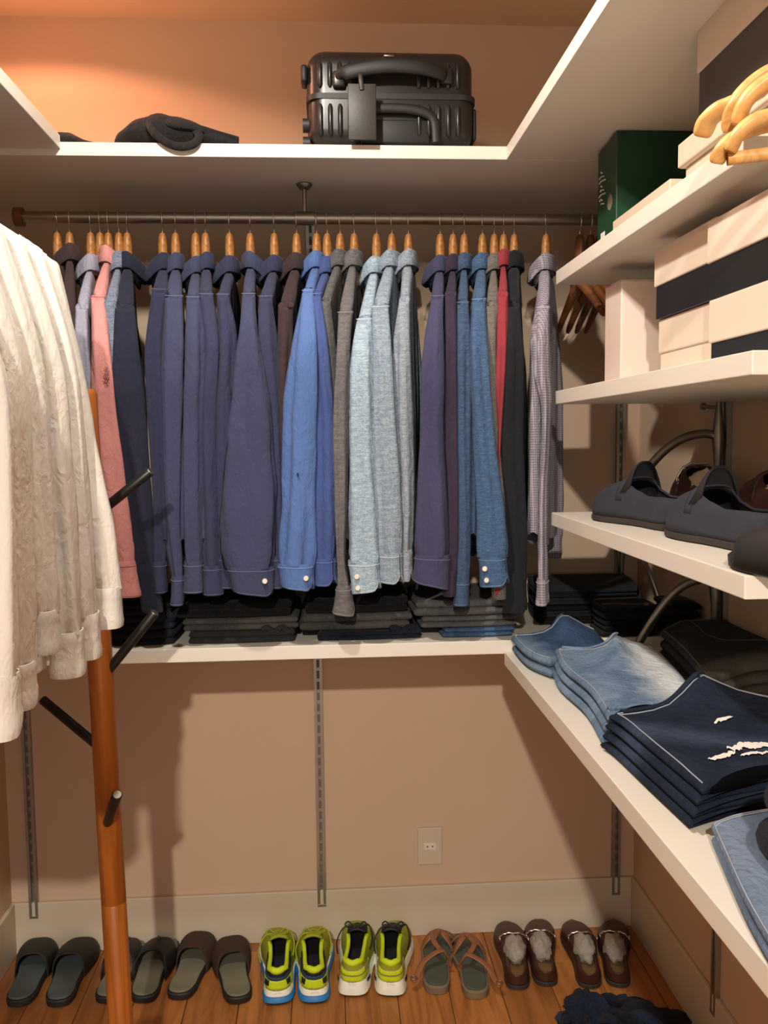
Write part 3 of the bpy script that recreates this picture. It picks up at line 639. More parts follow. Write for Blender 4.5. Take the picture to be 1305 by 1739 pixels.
# shelf 1: green box at the far end, two low beige boxes, the big black and white box
gy0 = yfor(1048, 385, .60); gy1 = yfor(1015, 402, .60)
zt = zfor(1050, 226, .60)
r = empty('shoe_box', (.60, gy0, Z1), 0, 'dark green shoe box with white lettering, standing at the end of the upper shelf', 'box')
gd = max(.13, gy1 - gy0)
m = MB(); m.box(0, .27, 0, gd, 0, zt - Z1); m.build('box_base', M['card_green'], r, smooth=False, bevel=.002)
m = MB(); m.box(-.003, .273, -.003, gd * .30, 0, zt - Z1 + .003); m.build('lid', M['card_green'], r, smooth=False, bevel=.002)
m = MB(); m.tube([(-.0034, gd * .28, .115), (-.0026, gd * .28, .115)], .016, 16); m.build('finger_hole', M['slot'], r)
m = MB(); m.box(-.0008, .0, gd * .62, gd * .97, .004, .040); m.box(-.0008, .0, gd * .60, gd * .80, .046, .066); m.build('label', M['label_paper'], r, smooth=False)
m = MB()                                                     # script lettering running up the end of the box
for k in range(8):
    z = .125 + k * .0095
    m.tube([(-.0008, gd * (.66 + .10 * math.sin(k * 2.1)), z), (-.0008, gd * .80, z + .004), (-.0008, gd * (.86 - .06 * math.cos(k * 1.7)), z + .002)], .0014, 5)
m.build('lettering', M['label_paper'], r)
ya0, ya1 = yfor(1150, 300, .60), gy0 - .02
carton(.585, .80, 1.50, ya1, Z1, Z1 + .062, M['card_beige'], M['card_beige'], .05, 'low beige box beside the green box on the upper shelf')
carton(.60, .80, 1.14, 1.47, Z1, Z1 + .070, M['card_beige'], M['card_beige'], .05, 'beige box in the middle of the upper shelf below the black and white one')
carton(.59, .81, 1.12, 1.48, Z1 + .0705, Z1 + .110, M['card_beige'], M['card_beige'], .038, 'flat beige box lying under the large black and white box')
z0 = zfor(1183, 192, .59)
carton(.58, .82, .98, yfor(1183, 150, .58), Z1 + .1105, Z1 + .252, M['card_black'], M['card_white'], .066, 'large black box with white lid, highest on the upper shelf')
# bundle of light wooden hangers lying over the end of shelf 1
def loose_hanger(pts, label, thick=.012):
    P = [Vector(p) for p in pts]; r = empty('coat_hanger', P[len(P) // 2], 0, label, 'hanger', 'light hangers on the upper shelf')
    path = catmull(P, 6); n = len(path); rad = [thick * (.72 + .45 * math.sin(PI * i / (n - 1)) ** .5) for i in range(n)]
    m = MB(); m.tube(path, rad, 12, flat=.62, up=(0, 0, 1)); m.build('hanger_body', M['hanger_light'], r, origin=r.location)
    return r
def hp(px, py, y): return AY(px, py, y)
M['bar'] = M['hanger_light']
spec = [([(1192, 232, 1.10), (1203, 205, 1.09), (1222, 188, 1.08), (1243, 178, 1.07), (1300, 150, 1.04)], 'light hanger with its tip pointing furthest left over the shelf edge', .014),
        ([(1240, 225, 1.04), (1246, 180, 1.035), (1270, 148, 1.03), (1310, 120, 1.02), (1370, 100, 1.0)], 'light hanger arching highest in the loose bundle', .011),
        ([(1252, 212, 1.00), (1266, 175, .995), (1290, 150, .99), (1330, 128, .98), (1380, 118, .97)], 'light hanger second from top in the loose bundle', .013),
        ([(1240, 258, .985), (1255, 228, .98), (1285, 205, .975), (1330, 195, .97), (1380, 190, .96)], 'light hanger in the middle of the loose bundle', .012),
        ([(1218, 278, 1.00), (1228, 250, .995), (1262, 226, .99), (1310, 212, .985), (1370, 206, .98)], 'light hanger with its tip hanging lowest over the shelf edge', .011)]
for pts, lab, th in spec:
    r = loose_hanger([hp(*p) for p in pts], lab, th)
    q = hp(pts[-1][0], pts[-1][1], pts[-1][2])
    m = MB(); m.tube([q, q + Vector((.02, -.01, .03)), q + Vector((.05, -.02, .045)), q + Vector((.07, -.02, .02))], .0017, 7); m.build('hook', M['chrome'], r, origin=r.location)
    if lab.endswith('lowest over the shelf edge'):
        m = MB(); m.tube([hp(1236, 270, .995), hp(1300, 262, .985), hp(1375, 250, .975)], .0075, 10); m.build('trouser_bar', M['hanger_light'], r, origin=r.location)
# ------------------------------------------------------------------ suitcase lying on the top shelf
M['shell'] = plain('black_polycarbonate', (30, 29, 29), 0.34, var=.05); M['rubber'] = plain('black_rubber', (22, 22, 22), 0.55); M['leather'] = plain('dark_leather', (44, 41, 40), 0.5, bump=.2)
ZS = ZT + .029
sx0, sx1 = AY(522, 240, 2.04).x, AY(810, 240, 2.04).x; cx = (sx0 + sx1) / 2; hw = (sx1 - sx0) / 2
r = empty('suitcase', (cx, 2.04, ZS), 0, 'black ribbed hard shell suitcase lying flat on the top shelf', 'suitcase')
HT = .222; dep = .40
def rbox(x0, x1, y0, y1, z0, z1, rad, seg, top=True, bottom=True):
    bm = bmesh.new(); bmesh.ops.create_cube(bm, size=1)
    for v in bm.verts: v.co = Vector((lerp(x0, x1, v.co.x + .5), lerp(y0, y1, v.co.y + .5), lerp(z0, z1, v.co.z + .5)))
    ed = []
    for e in bm.edges:
        zz = [v.co.z for v in e.verts]
        if max(zz) - min(zz) > 1e-6: ed.append(e)
        elif zz[0] > (z0 + z1) / 2 and top: ed.append(e)
        elif zz[0] < (z0 + z1) / 2 and bottom: ed.append(e)
    bmesh.ops.bevel(bm, geom=ed, offset=rad, segments=seg, affect='EDGES', profile=.5)
    m = MB(); bm.verts.ensure_lookup_table(); m.add([v.co.copy() for v in bm.verts], [[v.index for v in f.verts] for f in bm.faces]); bm.free(); return m
zm = .112
rbox(-hw + .004, hw - .004, 0, dep, .006, zm - .002, .036, 6, top=False).build('lower_shell', M['shell'], r, ang=50)
rbox(-hw, hw - .004, .004, dep, zm + .002, HT, .042, 6, bottom=False).build('upper_shell', M['shell'], r, ang=50)
rbox(-hw - .001, hw + .001, -.002, dep + .002, zm - .006, zm + .006, .034, 6, False, False).build('seam_band', M['rubber'], r, ang=50)
for row, (za, zb) in enumerate(((.026, .094), (.132, .186))):
    for xx in [-.160, -.138, -.116, -.094, -.072, .060, .082, .104, .126, .148]:
        if abs(xx) > .17: continue
        m = MB(); y0 = -.0015 if row == 0 else .0025
        m.tube([(xx, y0 + .001, za), (xx, y0, za + .006), (xx, y0, zb - .006), (xx, y0 + .001, zb)], [.003, .0055, .0055, .003], 8, flat=1.0)
        m.build('rib', M['shell'], r)
for i in range(9):
    xx = -hw + .045 + i * (2 * hw - .09) / 8; m = MB()
    m.tube([(xx, .055, HT - .001), (xx, dep - .05, HT - .001)], .0055, 8); m.build('rib', M['shell'], r)
def strap(pts, wd, th, n=8):
    m = MB(); m.tube(catmull([Vector(p) for p in pts], n), wd, 10, flat=th / wd, up=None); return m
m = MB(); P = catmull([Vector(p) for p in [(-.110, -.004, .148), (-.100, -.020, .155), (-.02, -.030, .166), (.06, -.030, .164), (.108, -.018, .158), (.118, -.002, .156)]], 8)
m.tube(P, .017, 12, flat=.40, up=(0, 1, 0)); m.build('carry_handle', M['rubber'], r)
for xx, zz in ((-.118, .146), (.122, .156)):
    rbox(xx - .014, xx + .014, -.010, .006, zz - .018, zz + .018, .005, 2).build('handle_mount', M['shell'], r, ang=50)
m = MB(); P = catmull([Vector(p) for p in [(-.085, -.006, .012), (-.083, -.008, .058), (-.06, -.010, .078), (0, -.011, .083), (.06, -.010, .078), (.092, -.008, .060), (.098, -.006, .012)]], 7)
m.tube(P, .011, 10, flat=.5, up=(0, 1, 0)); m.build('pull_handle', M['rubber'], r)
rbox(-.070, .085, -.003, .02, .010, .062, .004, 2).build('handle_recess', M['rubber'], r, ang=50)
rbox(-.018, .006, -.002, .01, .197, .202, .001, 1).build('badge', M['steel'], r, ang=50)
m = MB(); P = [(-.008, -.001, .188 + 0), (.0, -.004, .182), (.008, -.001, .188)]; m.tube(catmull([Vector(p) for p in P], 5), .003, 8); m.build('latch', M['steel'], r)
for xx in (-hw - .006, ):
    rbox(xx - .006, xx + .008, .02, .07, .150, .188, .005, 2).build('corner_guard', M['rubber'], r, ang=50)
for zz in (.012, .052):
    m = MB(); m.tube([(-hw - .010, .045, zz + .010), (-hw + .006, .045, zz + .010)], .0155, 14); m.build('wheel', M['rubber'], r)
rbox(hw - .006, hw + .005, .03, .09, .03, .10, .005, 2).build('corner_guard', M['rubber'], r, ang=50)
tx0, tx1, tz0, tz1 = AY(592, 245, 1.995).x - cx, AY(640, 245, 1.995).x - cx, AY(610, 242, 1.995).z - ZS, AY(610, 142, 1.995).z - ZS
to = rbox(tx0, tx1, -.047, -.043, max(tz0, .002), tz1, .0018, 2).build('luggage_tag', M['leather'], r, ang=50)
m = MB(); P = catmull([Vector(p) for p in [((tx0 + tx1) / 2, -.049, tz1 - .014), ((tx0 + tx1) / 2 - .002, -.050, tz1 + .004), ((tx0 + tx1) / 2 - .003, -.044, tz1 + .022), ((tx0 + tx1) / 2 - .003, -.026, tz1 + .028), ((tx0 + tx1) / 2 - .003, -.014, tz1 + .018)]], 5)
m.tube(P, .005, 8, flat=.3, up=(0, 1, 0)); m.build('tag_strap', M['leather'], to)
# ------------------------------------------------------------------ soft black bags on the top shelf
M['nylon'] = cloth('black_nylon', (30, 29, 30), 0.1, wr=.5, rough=.75)
def soft_bag(name, c, prof, depth, z0, label, seed, handle=None):
    """prof: (x offset, height) outline along x; a slumped closed bag with a creased top"""
    r = empty(name, (c[0], c[1], z0), 0, label, 'bag')
    xs = [p[0] for p in prof]; n = 44; k_ = 26; m = MB(); rows = []
    for i in range(n + 1):
        t = i / n; x = lerp(xs[0], xs[-1], .5 - .5 * math.cos(PI * t)); h = interp(prof, x); row = []
        dd = depth * (max(.02, math.sin(PI * t)) ** .45)
        for k in range(k_):
            q = 2 * PI * k / k_; cy, sz = math.cos(q), math.sin(q)
            y = dd / 2 * math.copysign(abs(cy) ** .7, cy); z = h * (0.5 + .5 * math.copysign(abs(sz) ** .75, sz))
            nz = noise.noise(Vector((x * 14 + seed, y * 10, z * 12))) + .5 * noise.noise(Vector((x * 30 + seed, y * 30, z * 26)))
            z2 = max(.001, z + .012 * nz * min(1, z / .02)) if z > .003 else .001
            row.append((x, y + .006 * nz, z2))
        rows.append(row)
    m.grid(rows, cj=True); m.cap(rows[0], True); m.cap(rows[-1]); m.build('bag_body', M['nylon'], r)
    if handle:
        for pts, rd in handle:
            m = MB(); m.tube(catmull([Vector(p) for p in pts], 7), rd, 10, flat=.45, up=(0, 1, 0)); m.build('carry_strap', M['nylon'], r)
    return r
a, b = AY(198, 245, 2.12), AY(416, 245, 2.12); c0 = (a.x + b.x) / 2; L = b.x - a.x
hz = lambda py: AY(300, py, 2.12).z - AY(300, 247, 2.12).z
pf = [(-L / 2, .012), (-L / 2 + .02, hz(222)), (-L / 2 + .055, hz(200)), (-L / 2 + .10, hz(195)), (-L / 2 + .15, hz(199)), (-L / 2 + .21, hz(216)), (-L / 2 + .27, hz(236)), (L / 2, .008)]
pf = [(x, h + .012) for x, h in pf]
P2 = lambda px, py, y: tuple(AY(px, py, y) - Vector((c0, 2.13, ZS)))
soft_bag('duffel_bag', (c0, 2.13), pf, .20, ZS, 'slumped black duffel bag with a strap looping over the top shelf edge', 5,
         [([P2(252, 208, 2.035), P2(262, 226, 2.015), P2(285, 243, 2.008), P2(308, 249, 2.006), P2(330, 244, 2.008), P2(338, 230, 2.02), P2(326, 216, 2.045)], .009),
          ([P2(255, 200, 2.06), P2(290, 210, 2.03), P2(330, 216, 2.03), P2(370, 228, 2.05), P2(405, 238, 2.08)], .008)])
a, b = AY(60, 245, 2.12), AY(192, 245, 2.12); c1 = (a.x + b.x) / 2; L = b.x - a.x
soft_bag('duffel_bag', (c1, 2.14), [(-L / 2, .02), (-L / 4, .040), (0, .036), (L / 4, .020), (L / 2, .006)], .16, ZS, 'flat black bag at the left end of the back top shelf', 9)
soft_bag('duffel_bag', (-.82, 1.62), [(-.09, .05), (-.05, .17), (0, .19), (.055, .17), (.085, .10), (.095, .02)], .25, ZT + .043, 'black bag on the left top shelf, at the frame edge', 15)
# ------------------------------------------------------------------ folded jeans
D = {}
def denim(name, rgb, rgb2): D[name] = cloth('denim_' + name, rgb, .16, 'denim', rgb2, wr=.75)
denim('black', (13, 13, 15), (22, 23, 25)); denim('charcoal', (32, 33, 35), (48, 48, 50)); denim('dark_blue', (15, 19, 28), (28, 35, 50))
denim('mid', (44, 64, 92), (92, 116, 144)); denim('light', (96, 120, 148), (186, 198, 208)); denim('indigo', (20, 28, 46), (44, 58, 84)); denim('faded', (84, 106, 140), (140, 156, 178))
denim('washed_black', (46, 48, 52), (86, 84, 80)); denim('grey', (74, 74, 76), (98, 98, 98)); denim('blue', (48, 72, 108), (80, 110, 150))
M['jean_thread'] = plain('pale_jean_stitching', (150, 158, 170), .9); M['dark_thread'] = plain('dark_jean_stitching', (84, 86, 92), .9)
M['rip'] = plain('white_frayed_threads', (224, 222, 218), .95, var=.05, bump=.6, bscale=400)
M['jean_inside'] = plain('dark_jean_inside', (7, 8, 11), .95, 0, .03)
def poly(P, t):
    L = [0]
    for a, b in zip(P, P[1:]): L.append(L[-1] + (b - a).length)
    s = t * L[-1]
    for i in range(len(P) - 1):
        if s <= L[i + 1] or i == len(P) - 2: return P[i].lerp(P[i + 1], (s - L[i]) / max(1e-9, L[i + 1] - L[i]))
class Sheet:
    """a soft folded layer of cloth: Coons patch between four outlines, rounded rim, wrinkles"""
    def __init__(s, far, near, left, right, z0, th, seed, lift=None, amp=.004, rim=.020, tiltz=None):
        s.A = catmull([Vector((p[0], p[1], 0)) for p in far], 6); s.B = catmull([Vector((p[0], p[1], 0)) for p in near], 6)
        s.C = catmull([Vector((p[0], p[1], 0)) for p in left], 6); s.D = catmull([Vector((p[0], p[1], 0)) for p in right], 6)
        s.z0, s.th, s.seed, s.lift, s.amp, s.rim, s.tiltz = z0, th, seed, lift, amp, rim, tiltz
        s.W = (s.A[0] - s.A[-1]).length; s.H = (s.C[0] - s.C[-1]).length
    def xy(s, u, v):
        a, b, c, d = poly(s.A, u), poly(s.B, u), poly(s.C, v), poly(s.D, v)
        bil = s.A[0] * (1 - u) * (1 - v) + s.A[-1] * u * (1 - v) + s.B[0] * (1 - u) * v + s.B[-1] * u * v
        return a * (1 - v) + b * v + c * (1 - u) + d * u - bil
    def base(s, u, v): return s.z0 + (s.tiltz(u, v) if s.tiltz else 0)
    def at(s, u, v, off=0.0, top=True):
        p = s.xy(u, v); d = min(u * s.W, (1 - u) * s.W, v * s.H, (1 - v) * s.H); e = min(1.0, d / s.rim)
        prof = math.sqrt(max(0.0, 1 - (1 - e) ** 2)); zb = s.base(u, v)
        if not top: return Vector((p.x, p.y, zb + s.th * .5 * (1 - prof)))
        n = noise.noise(Vector((p.x * 9 + s.seed, p.y * 9, s.seed * .7))) + .6 * noise.noise(Vector((p.x * 24, p.y * 20 + s.seed, 2)))
        l = s.lift(u, v) if s.lift else 0
        return Vector((p.x, p.y, zb + s.th * (.5 + .5 * prof) + s.amp * n * e + l + off))
    def mesh(s, nu=26, nv=26):
        U = [.5 - .5 * math.cos(PI * i / nu) for i in range(nu + 1)]; V = [.5 - .5 * math.cos(PI * j / nv) for j in range(nv + 1)]
        m = MB(); m.grid([[s.at(u, v) for u in U] for v in V]); m.grid([[s.at(u, v, 0, False) for u in U] for v in V], flip=True); return m
def stitch(sh, uv, parent, mat=None, r=.0011, off=.0008, name='stitching'):
    m = MB(); pts = []
    for (a, b) in zip(uv, uv[1:]):
        for k in range(10): t = k / 10; pts.append(sh.at(lerp(a[0], b[0], t), lerp(a[1], b[1], t), off))
    pts.append(sh.at(uv[-1][0], uv[-1][1], off)); m.tube(pts, r, 5); return m.build(name, mat or M['jean_thread'], parent, origin=parent.location)
def patch(sh, u0, u1, v0, v1, parent, mat, name, seed, off=.0012, n=16, k=6):
    m = MB(); rows = []
    for j in range(k + 1):
        row = []
        for i in range(n + 1):
            u = lerp(u0, u1, i / n); e = max(0.0, math.sin(PI * i / n)) ** .5; vm = (v0 + v1) / 2 + (v1 - v0) * .35 * noise.noise(Vector((u * 22, seed, 0)))
            hh = (v1 - v0) / 2 * e * (.55 + .7 * abs(noise.noise(Vector((u * 60, seed + 3, j * .1)))))
            row.append(sh.at(u, vm + hh * (2 * j / k - 1), off + .0015 * noise.noise(Vector((u * 90, j * 1.7, seed))) + .0012))
        rows.append(row)
    m.grid(rows); return m.build(name, mat, parent, origin=parent.location)
def shift(L, dx, dy): return [(a + dx, b + dy) for a, b in L]
def jeans(name, label, mat, outl, z0, layers, th, seed, lift=None, thread=None, group='folded jeans on the lower right shelf', off=(-.004, -.006), amp=.004, seams=True, tiltz=None, rim=.020):
    far, near, left, right = outl; c = Vector(((left[0][0] + right[-1][0]) / 2, (left[0][1] + right[-1][1]) / 2, z0))
    r = empty(name, c, 0, label, 'jeans', group); rnd = random.Random(seed); z = z0; sh = None
    for k in range(layers):
        dx, dy = (layers - 1 - k) * off[0] + rnd.uniform(-.003, .003), (layers - 1 - k) * off[1] + rnd.uniform(-.003, .003)
        top = k == layers - 1
        sh = Sheet(shift(far, dx, dy), shift(near, dx, dy), shift(left, dx, dy), shift(right, dx, dy), z, th, seed + k, lift, amp if top else amp * .4, rim, tiltz)
        o = sh.mesh(30 if top else 18, 30 if top else 18).build('folded_leg', mat, r, origin=c); z += th * .93
    if seams:
        stitch(sh, [(.03, .03), (.97, .03)], r, thread, name='edge_stitching'); stitch(sh, [(.03, .055), (.97, .055)], r, thread, name='edge_stitching')
        stitch(sh, [(.03, .03), (.03, .97)], r, thread, name='edge_stitching')
    return r, sh, z + th * .07
def Z(px, py, z): p = AZ(px, py, z); return (p.x, p.y)
def outline(far, near, left, right, z): return tuple([Z(px, py, z) for px, py in L] for L in (far, near, left, right))
def rect(x0, x1, y0, y1, sk=0.0): return ([(x0, y1), ((x0 + x1) / 2, y1 + .004), (x1, y1 + sk)], [(x0, y0), ((x0 + x1) / 2, y0 - .004), (x1, y0 + sk)], [(x0, y1), (x0 - .004, (y0 + y1) / 2), (x0, y0)], [(x1, y1 + sk), (x1 + .004, (y0 + y1) / 2), (x1, y0 + sk)])
# --- piles on the lower back shelf
def back_pile(px0, px1, specs, y0=2.055, y1=2.34):
    z = ZL
    for k, (label, mat, dx0, dx1, th, feat) in enumerate(specs):
        x0, x1 = AY(px0 + dx0, 1090, y0).x, AY(px1 + dx1, 1090, y0).x
        r, sh, z = jeans('folded_jeans', label, D[mat], rect(x0, x1, y0 + .006 * k, y1, .004), z + .0015, 2, th, int(px0 + 17 * k), group='folded jeans on the lower back shelf', off=(-.002, -.004), rim=.012, amp=.0015, thread=M['dark_thread'])
        if feat == 'pocket':
            for a, b in (((.30, .55), (.30, .97)), ((.62, .55), (.62, .97)), ((.30, .55), (.62, .55))): stitch(sh, [a, b], r, M['dark_thread'])
        if feat == 'waist':
            m = MB(); P = [sh.at(lerp(.70, .985, i / 14), .985, .004) + Vector((0, -.004, .006 * math.sin(i * .9))) for i in range(15)]; m.tube(P, .007, 8); m.build('waistband', D[mat], r, origin=r.location)
        if feat == 'rivet':
            p = sh.at(.40, .93, 0); m = MB(); m.tube([p, p + Vector((0, -.002, .004))], .0042, 10); m.build('rivet', M['steel'], r, origin=r.location)
back_pile(176, 296, [('black jeans at the bottom of the leftmost pile on the back shelf', 'black', 0, 2, .017, None), ('blue black jeans second in the leftmost pile on the back shelf', 'dark_blue', 2, 0, .017, 'waist'), ('black jeans on top of the leftmost pile, beside the coat rack peg', 'black', 4, -6, .016, None)])
back_pile(306, 508, [('charcoal jeans at the bottom of the second pile on the back shelf', 'charcoal', 16, -6, .014, 'waist'), ('washed black jeans in the middle of the second back shelf pile', 'washed_black', 6, 0, .015, 'rivet'), ('black jeans on top of the second pile, below the fanned navy sleeve', 'black', -4, -12, .019, 'pocket')])
back_pile(528, 712, [('dark blue jeans at the bottom of the third pile on the back shelf', 'dark_blue', 12, 4, .011, 'waist'), ('washed black jeans in the middle of the third back shelf pile', 'washed_black', -16, -12, .020, None), ('black jeans on top of the third pile, below the light blue cuff', 'black', -8, -18, .018, None)])
back_pile(708, 870, [('mid blue jeans at the bottom of the fourth back shelf pile', 'blue', 46, 4, .0115, None), ('grey jeans second from the bottom of the fourth back shelf pile', 'grey', 10, 10, .013, None), ('grey jeans on top of the fourth pile, stitched along the edge', 'grey', -2, 0, .020, 'pocket')], y1=2.30)
# --- dark piles at the far corner of the right shelf
def O(L): return [Z(px, py, ZR + dz) for px, py, dz in L]
def nudge(L, dx, dy): return [(a + dx, b + dy) for a, b in L]
zz = ZL
dk = ['black jeans at the bottom of the far corner pile', 'charcoal jeans low in the far corner pile on the right shelf', 'black jeans in the middle of the far corner pile', 'charcoal jeans near the top of the far corner pile', 'dark blue jeans on top of the far corner pile']
xa, xb = .535, .845
ol = ([(xa + .03, 2.45), (.70, 2.46), (xb, 2.455)], [(xa, 2.175), (.68, 2.175), (xb - .06, 2.18)], [(xa + .03, 2.45), (xa + .004, 2.30), (xa, 2.175)], [(xb, 2.455), (xb - .02, 2.30), (xb - .06, 2.18)])
for k, lab in enumerate(dk):
    r, sh, zz = jeans('folded_jeans', lab, D[['black', 'charcoal', 'black', 'charcoal', 'dark_blue'][k]], tuple(shift(L, .005 * (k % 2), .004 * (k % 3)) for L in ol), zz + .0012, 2, .0080, 60 + k, rim=.010, amp=.0012, thread=M['dark_thread'] if k % 2 == 0 else M['thread'])
bl = ([(.655, 2.145), (.73, 2.15), (.79, 2.15)], [(.650, 2.028), (.73, 2.026), (.785, 2.028)], [(.655, 2.145), (.647, 2.09), (.650, 2.028)], [(.79, 2.15), (.795, 2.09), (.785, 2.028)])
r, sh, zz = jeans('folded_jeans', 'black jeans lying under the pair with the metal button', D['black'], bl, ZL + .0005, 3, .0125, 72, seams=False)
r, sh, _ = jeans('folded_jeans', 'dark blue jeans with a metal waist button behind the pale pairs', D['dark_blue'], tuple(shift(L, .003, .002) for L in bl), zz + .003, 2, .016, 71, thread=M['dark_thread'])
p = sh.at(.80, .78); m = MB(); m.tube([p, p + Vector((-.001, -.002, .004))], .006, 12); m.build('waist_button', M['steel'], r, origin=r.location)
for q in (.62, .70): stitch(sh, [(.06, q), (.96, q)], r, M['dark_thread'])
ol = ([(.812, 2.15), (.85, 2.15), (.885, 2.15)], [(.810, 2.028), (.85, 2.026), (.885, 2.028)], [(.812, 2.15), (.808, 2.09), (.810, 2.028)], [(.885, 2.15), (.888, 2.09), (.885, 2.028)])
r, sh, _ = jeans('folded_jeans', 'black jeans with heavy seams against the right wall', D['black'], ol, ZL + .0005, 4, .020, 73, thread=M['dark_thread'])
for q in (.25, .33, .62): stitch(sh, [(.08, q), (.94, q + .05)], r, M['dark_thread'])
# --- outlines of the pairs along the front of the right shelf; each starts where its neighbour ends
far3 = O([(1036, 1226, .05), (1085, 1216, .055), (1130, 1196, .07), (1172, 1166, .09), (1198, 1148, .10), (1255, 1170, .08), (1330, 1190, .07)])
far2 = O([(942, 1120, .03), (985, 1118, .04), (1025, 1106, .062), (1052, 1080, .08), (1080, 1086, .068), (1110, 1092, .058)])
n2 = nudge(far3[:5], .0, .016)
right2 = [far2[-1], ((far2[-1][0] + n2[-1][0]) / 2 + .006, (far2[-1][1] + n2[-1][1]) / 2), n2[-1]]
# washed black pair between the pale pair and the wall
l4 = nudge(right2, .014, -.004)
ol = ([l4[0], (.80, 1.90), (.885, 1.90)], [l4[-1], (.76, 1.525), (.885, 1.53)], l4, [(.885, 1.90), (.888, 1.72), (.885, 1.53)])
r, sh, _ = jeans('folded_jeans', 'washed black jeans with faded patches behind the ripped indigo pair', D['washed_black'], ol, ZR + .0005, 4, .024, 75, thread=M['dark_thread'], amp=.006); WASHED = r
stitch(sh, [(.55, .05), (.50, .40), (.62, .55), (.97, .62)], r, M['dark_thread'])
def seam_on(sh, r, k):
    m = MB(); m.tube([sh.at(lerp(.06, .60, i / 16), .020, .003) for i in range(17)], .006, 8, flat=.45); m.build('folded_leg_seam', D[k], r, origin=r.location)
# mid blue pair at the shelf corner
far1 = O([(868, 1088, .03), (905, 1085, .035), (934, 1070, .055), (955, 1046, .08), (985, 1043, .08), (1012, 1044, .08)])
near1 = nudge([Z(936, 1142, ZR + .02)] + far2[1:4], 0, .014)
ol = (far1, near1, [far1[0], Z(893, 1122, ZR + .02), near1[0]], [far1[-1], ((far1[-1][0] + near1[-1][0]) / 2, (far1[-1][1] + near1[-1][1]) / 2), near1[-1]])
lift1 = lambda u, v: .040 * math.exp(-((u - .62) / .24) ** 2) * math.exp(-(v / .34) ** 2)
r, sh, _ = jeans('folded_jeans', 'mid blue jeans at the front corner of the right shelf', D['mid'], ol, ZR + .0005, 2, .024, 81, lift=lift1, amp=.005, off=(.002, -.001)); MIDBLUE = r; seam_on(sh, r, 'mid')
# pale pair
ol = (far2, n2, [far2[0], Z(955, 1152, ZR + .03), Z(1000, 1192, ZR + .03), n2[0]], right2)
lift2 = lambda u, v: .034 * math.exp(-((u - .55) / .22) ** 2) * math.exp(-(v / .28) ** 2)
r, sh, _ = jeans('folded_jeans', 'pale faded blue jeans with a white thigh, second from the shelf corner', D['light'], ol, ZR + .0005, 3, .020, 82, lift=lift2, amp=.005, off=(-.002, .002)); PALE = r; seam_on(sh, r, 'light')
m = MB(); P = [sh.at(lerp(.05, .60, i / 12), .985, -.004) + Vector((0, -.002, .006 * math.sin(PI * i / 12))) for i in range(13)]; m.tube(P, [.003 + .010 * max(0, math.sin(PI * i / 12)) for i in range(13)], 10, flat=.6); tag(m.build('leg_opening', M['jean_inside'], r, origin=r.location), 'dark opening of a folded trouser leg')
P = [sh.at(lerp(.03, .62, i / 14), .955, .002) for i in range(15)]; m = MB(); m.tube(P, .0055, 8); m.build('leg_hem', D['light'], r, origin=r.location)
# ripped indigo pair
near3 = O([(1196, 1362, .045), (1240, 1342, .05), (1290, 1326, .055), (1345, 1312, .06)])
ol = (far3, near3, [far3[0], Z(1060, 1268, ZR + .025), Z(1120, 1322, ZR + .025), near3[0]], [far3[-1], ((far3[-1][0] + near3[-1][0]) / 2, (far3[-1][1] + near3[-1][1]) / 2), near3[-1]])
lift3 = lambda u, v: .036 * math.exp(-((u - .55) / .17) ** 2) * math.exp(-(v / .24) ** 2) + .012 * u
r, sh, _ = jeans('folded_jeans', 'ripped dark indigo jeans with white frayed tears on the right shelf', D['indigo'], ol, ZR + .0005, 4, .0175, 83, lift=lift3, amp=.006, off=(-.004, .003)); RIPPED = r; seam_on(sh, r, 'indigo')
patch(sh, .24, .52, .80, .875, r, M['rip'], 'frayed_tear', 3, n=30); patch(sh, .46, .90, .74, .84, r, M['rip'], 'frayed_tear', 8, n=40); patch(sh, .54, .84, .86, .90, r, M['rip'], 'frayed_tear', 11, n=26); patch(sh, .52, .68, .42, .47, r, M['rip'], 'frayed_tear', 5, n=20)
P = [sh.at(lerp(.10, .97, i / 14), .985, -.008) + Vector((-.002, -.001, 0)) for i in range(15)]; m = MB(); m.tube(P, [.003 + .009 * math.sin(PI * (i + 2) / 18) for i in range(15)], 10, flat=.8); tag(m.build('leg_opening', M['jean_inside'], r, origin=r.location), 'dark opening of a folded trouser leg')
# faded pair nearest the viewer
far4 = nudge(O([(1203, 1390, .03), (1240, 1376, .03), (1285, 1368, .03), (1340, 1360, .03)]), 0, -.012)
ol = (far4, O([(1312, 1598, .03), (1350, 1606, .03), (1400, 1590, .03)]), [far4[0], Z(1238, 1468, ZR + .025), Z(1270, 1536, ZR + .025), Z(1312, 1598, ZR + .03)], [far4[-1], Z(1370, 1450, ZR + .03), Z(1400, 1590, ZR + .03)])
r, sh, _ = jeans('folded_jeans', 'faded grey blue jeans nearest the viewer on the right shelf', D['faded'], ol, ZR + .0005, 2, .018, 84, amp=.003); FADEDP = r
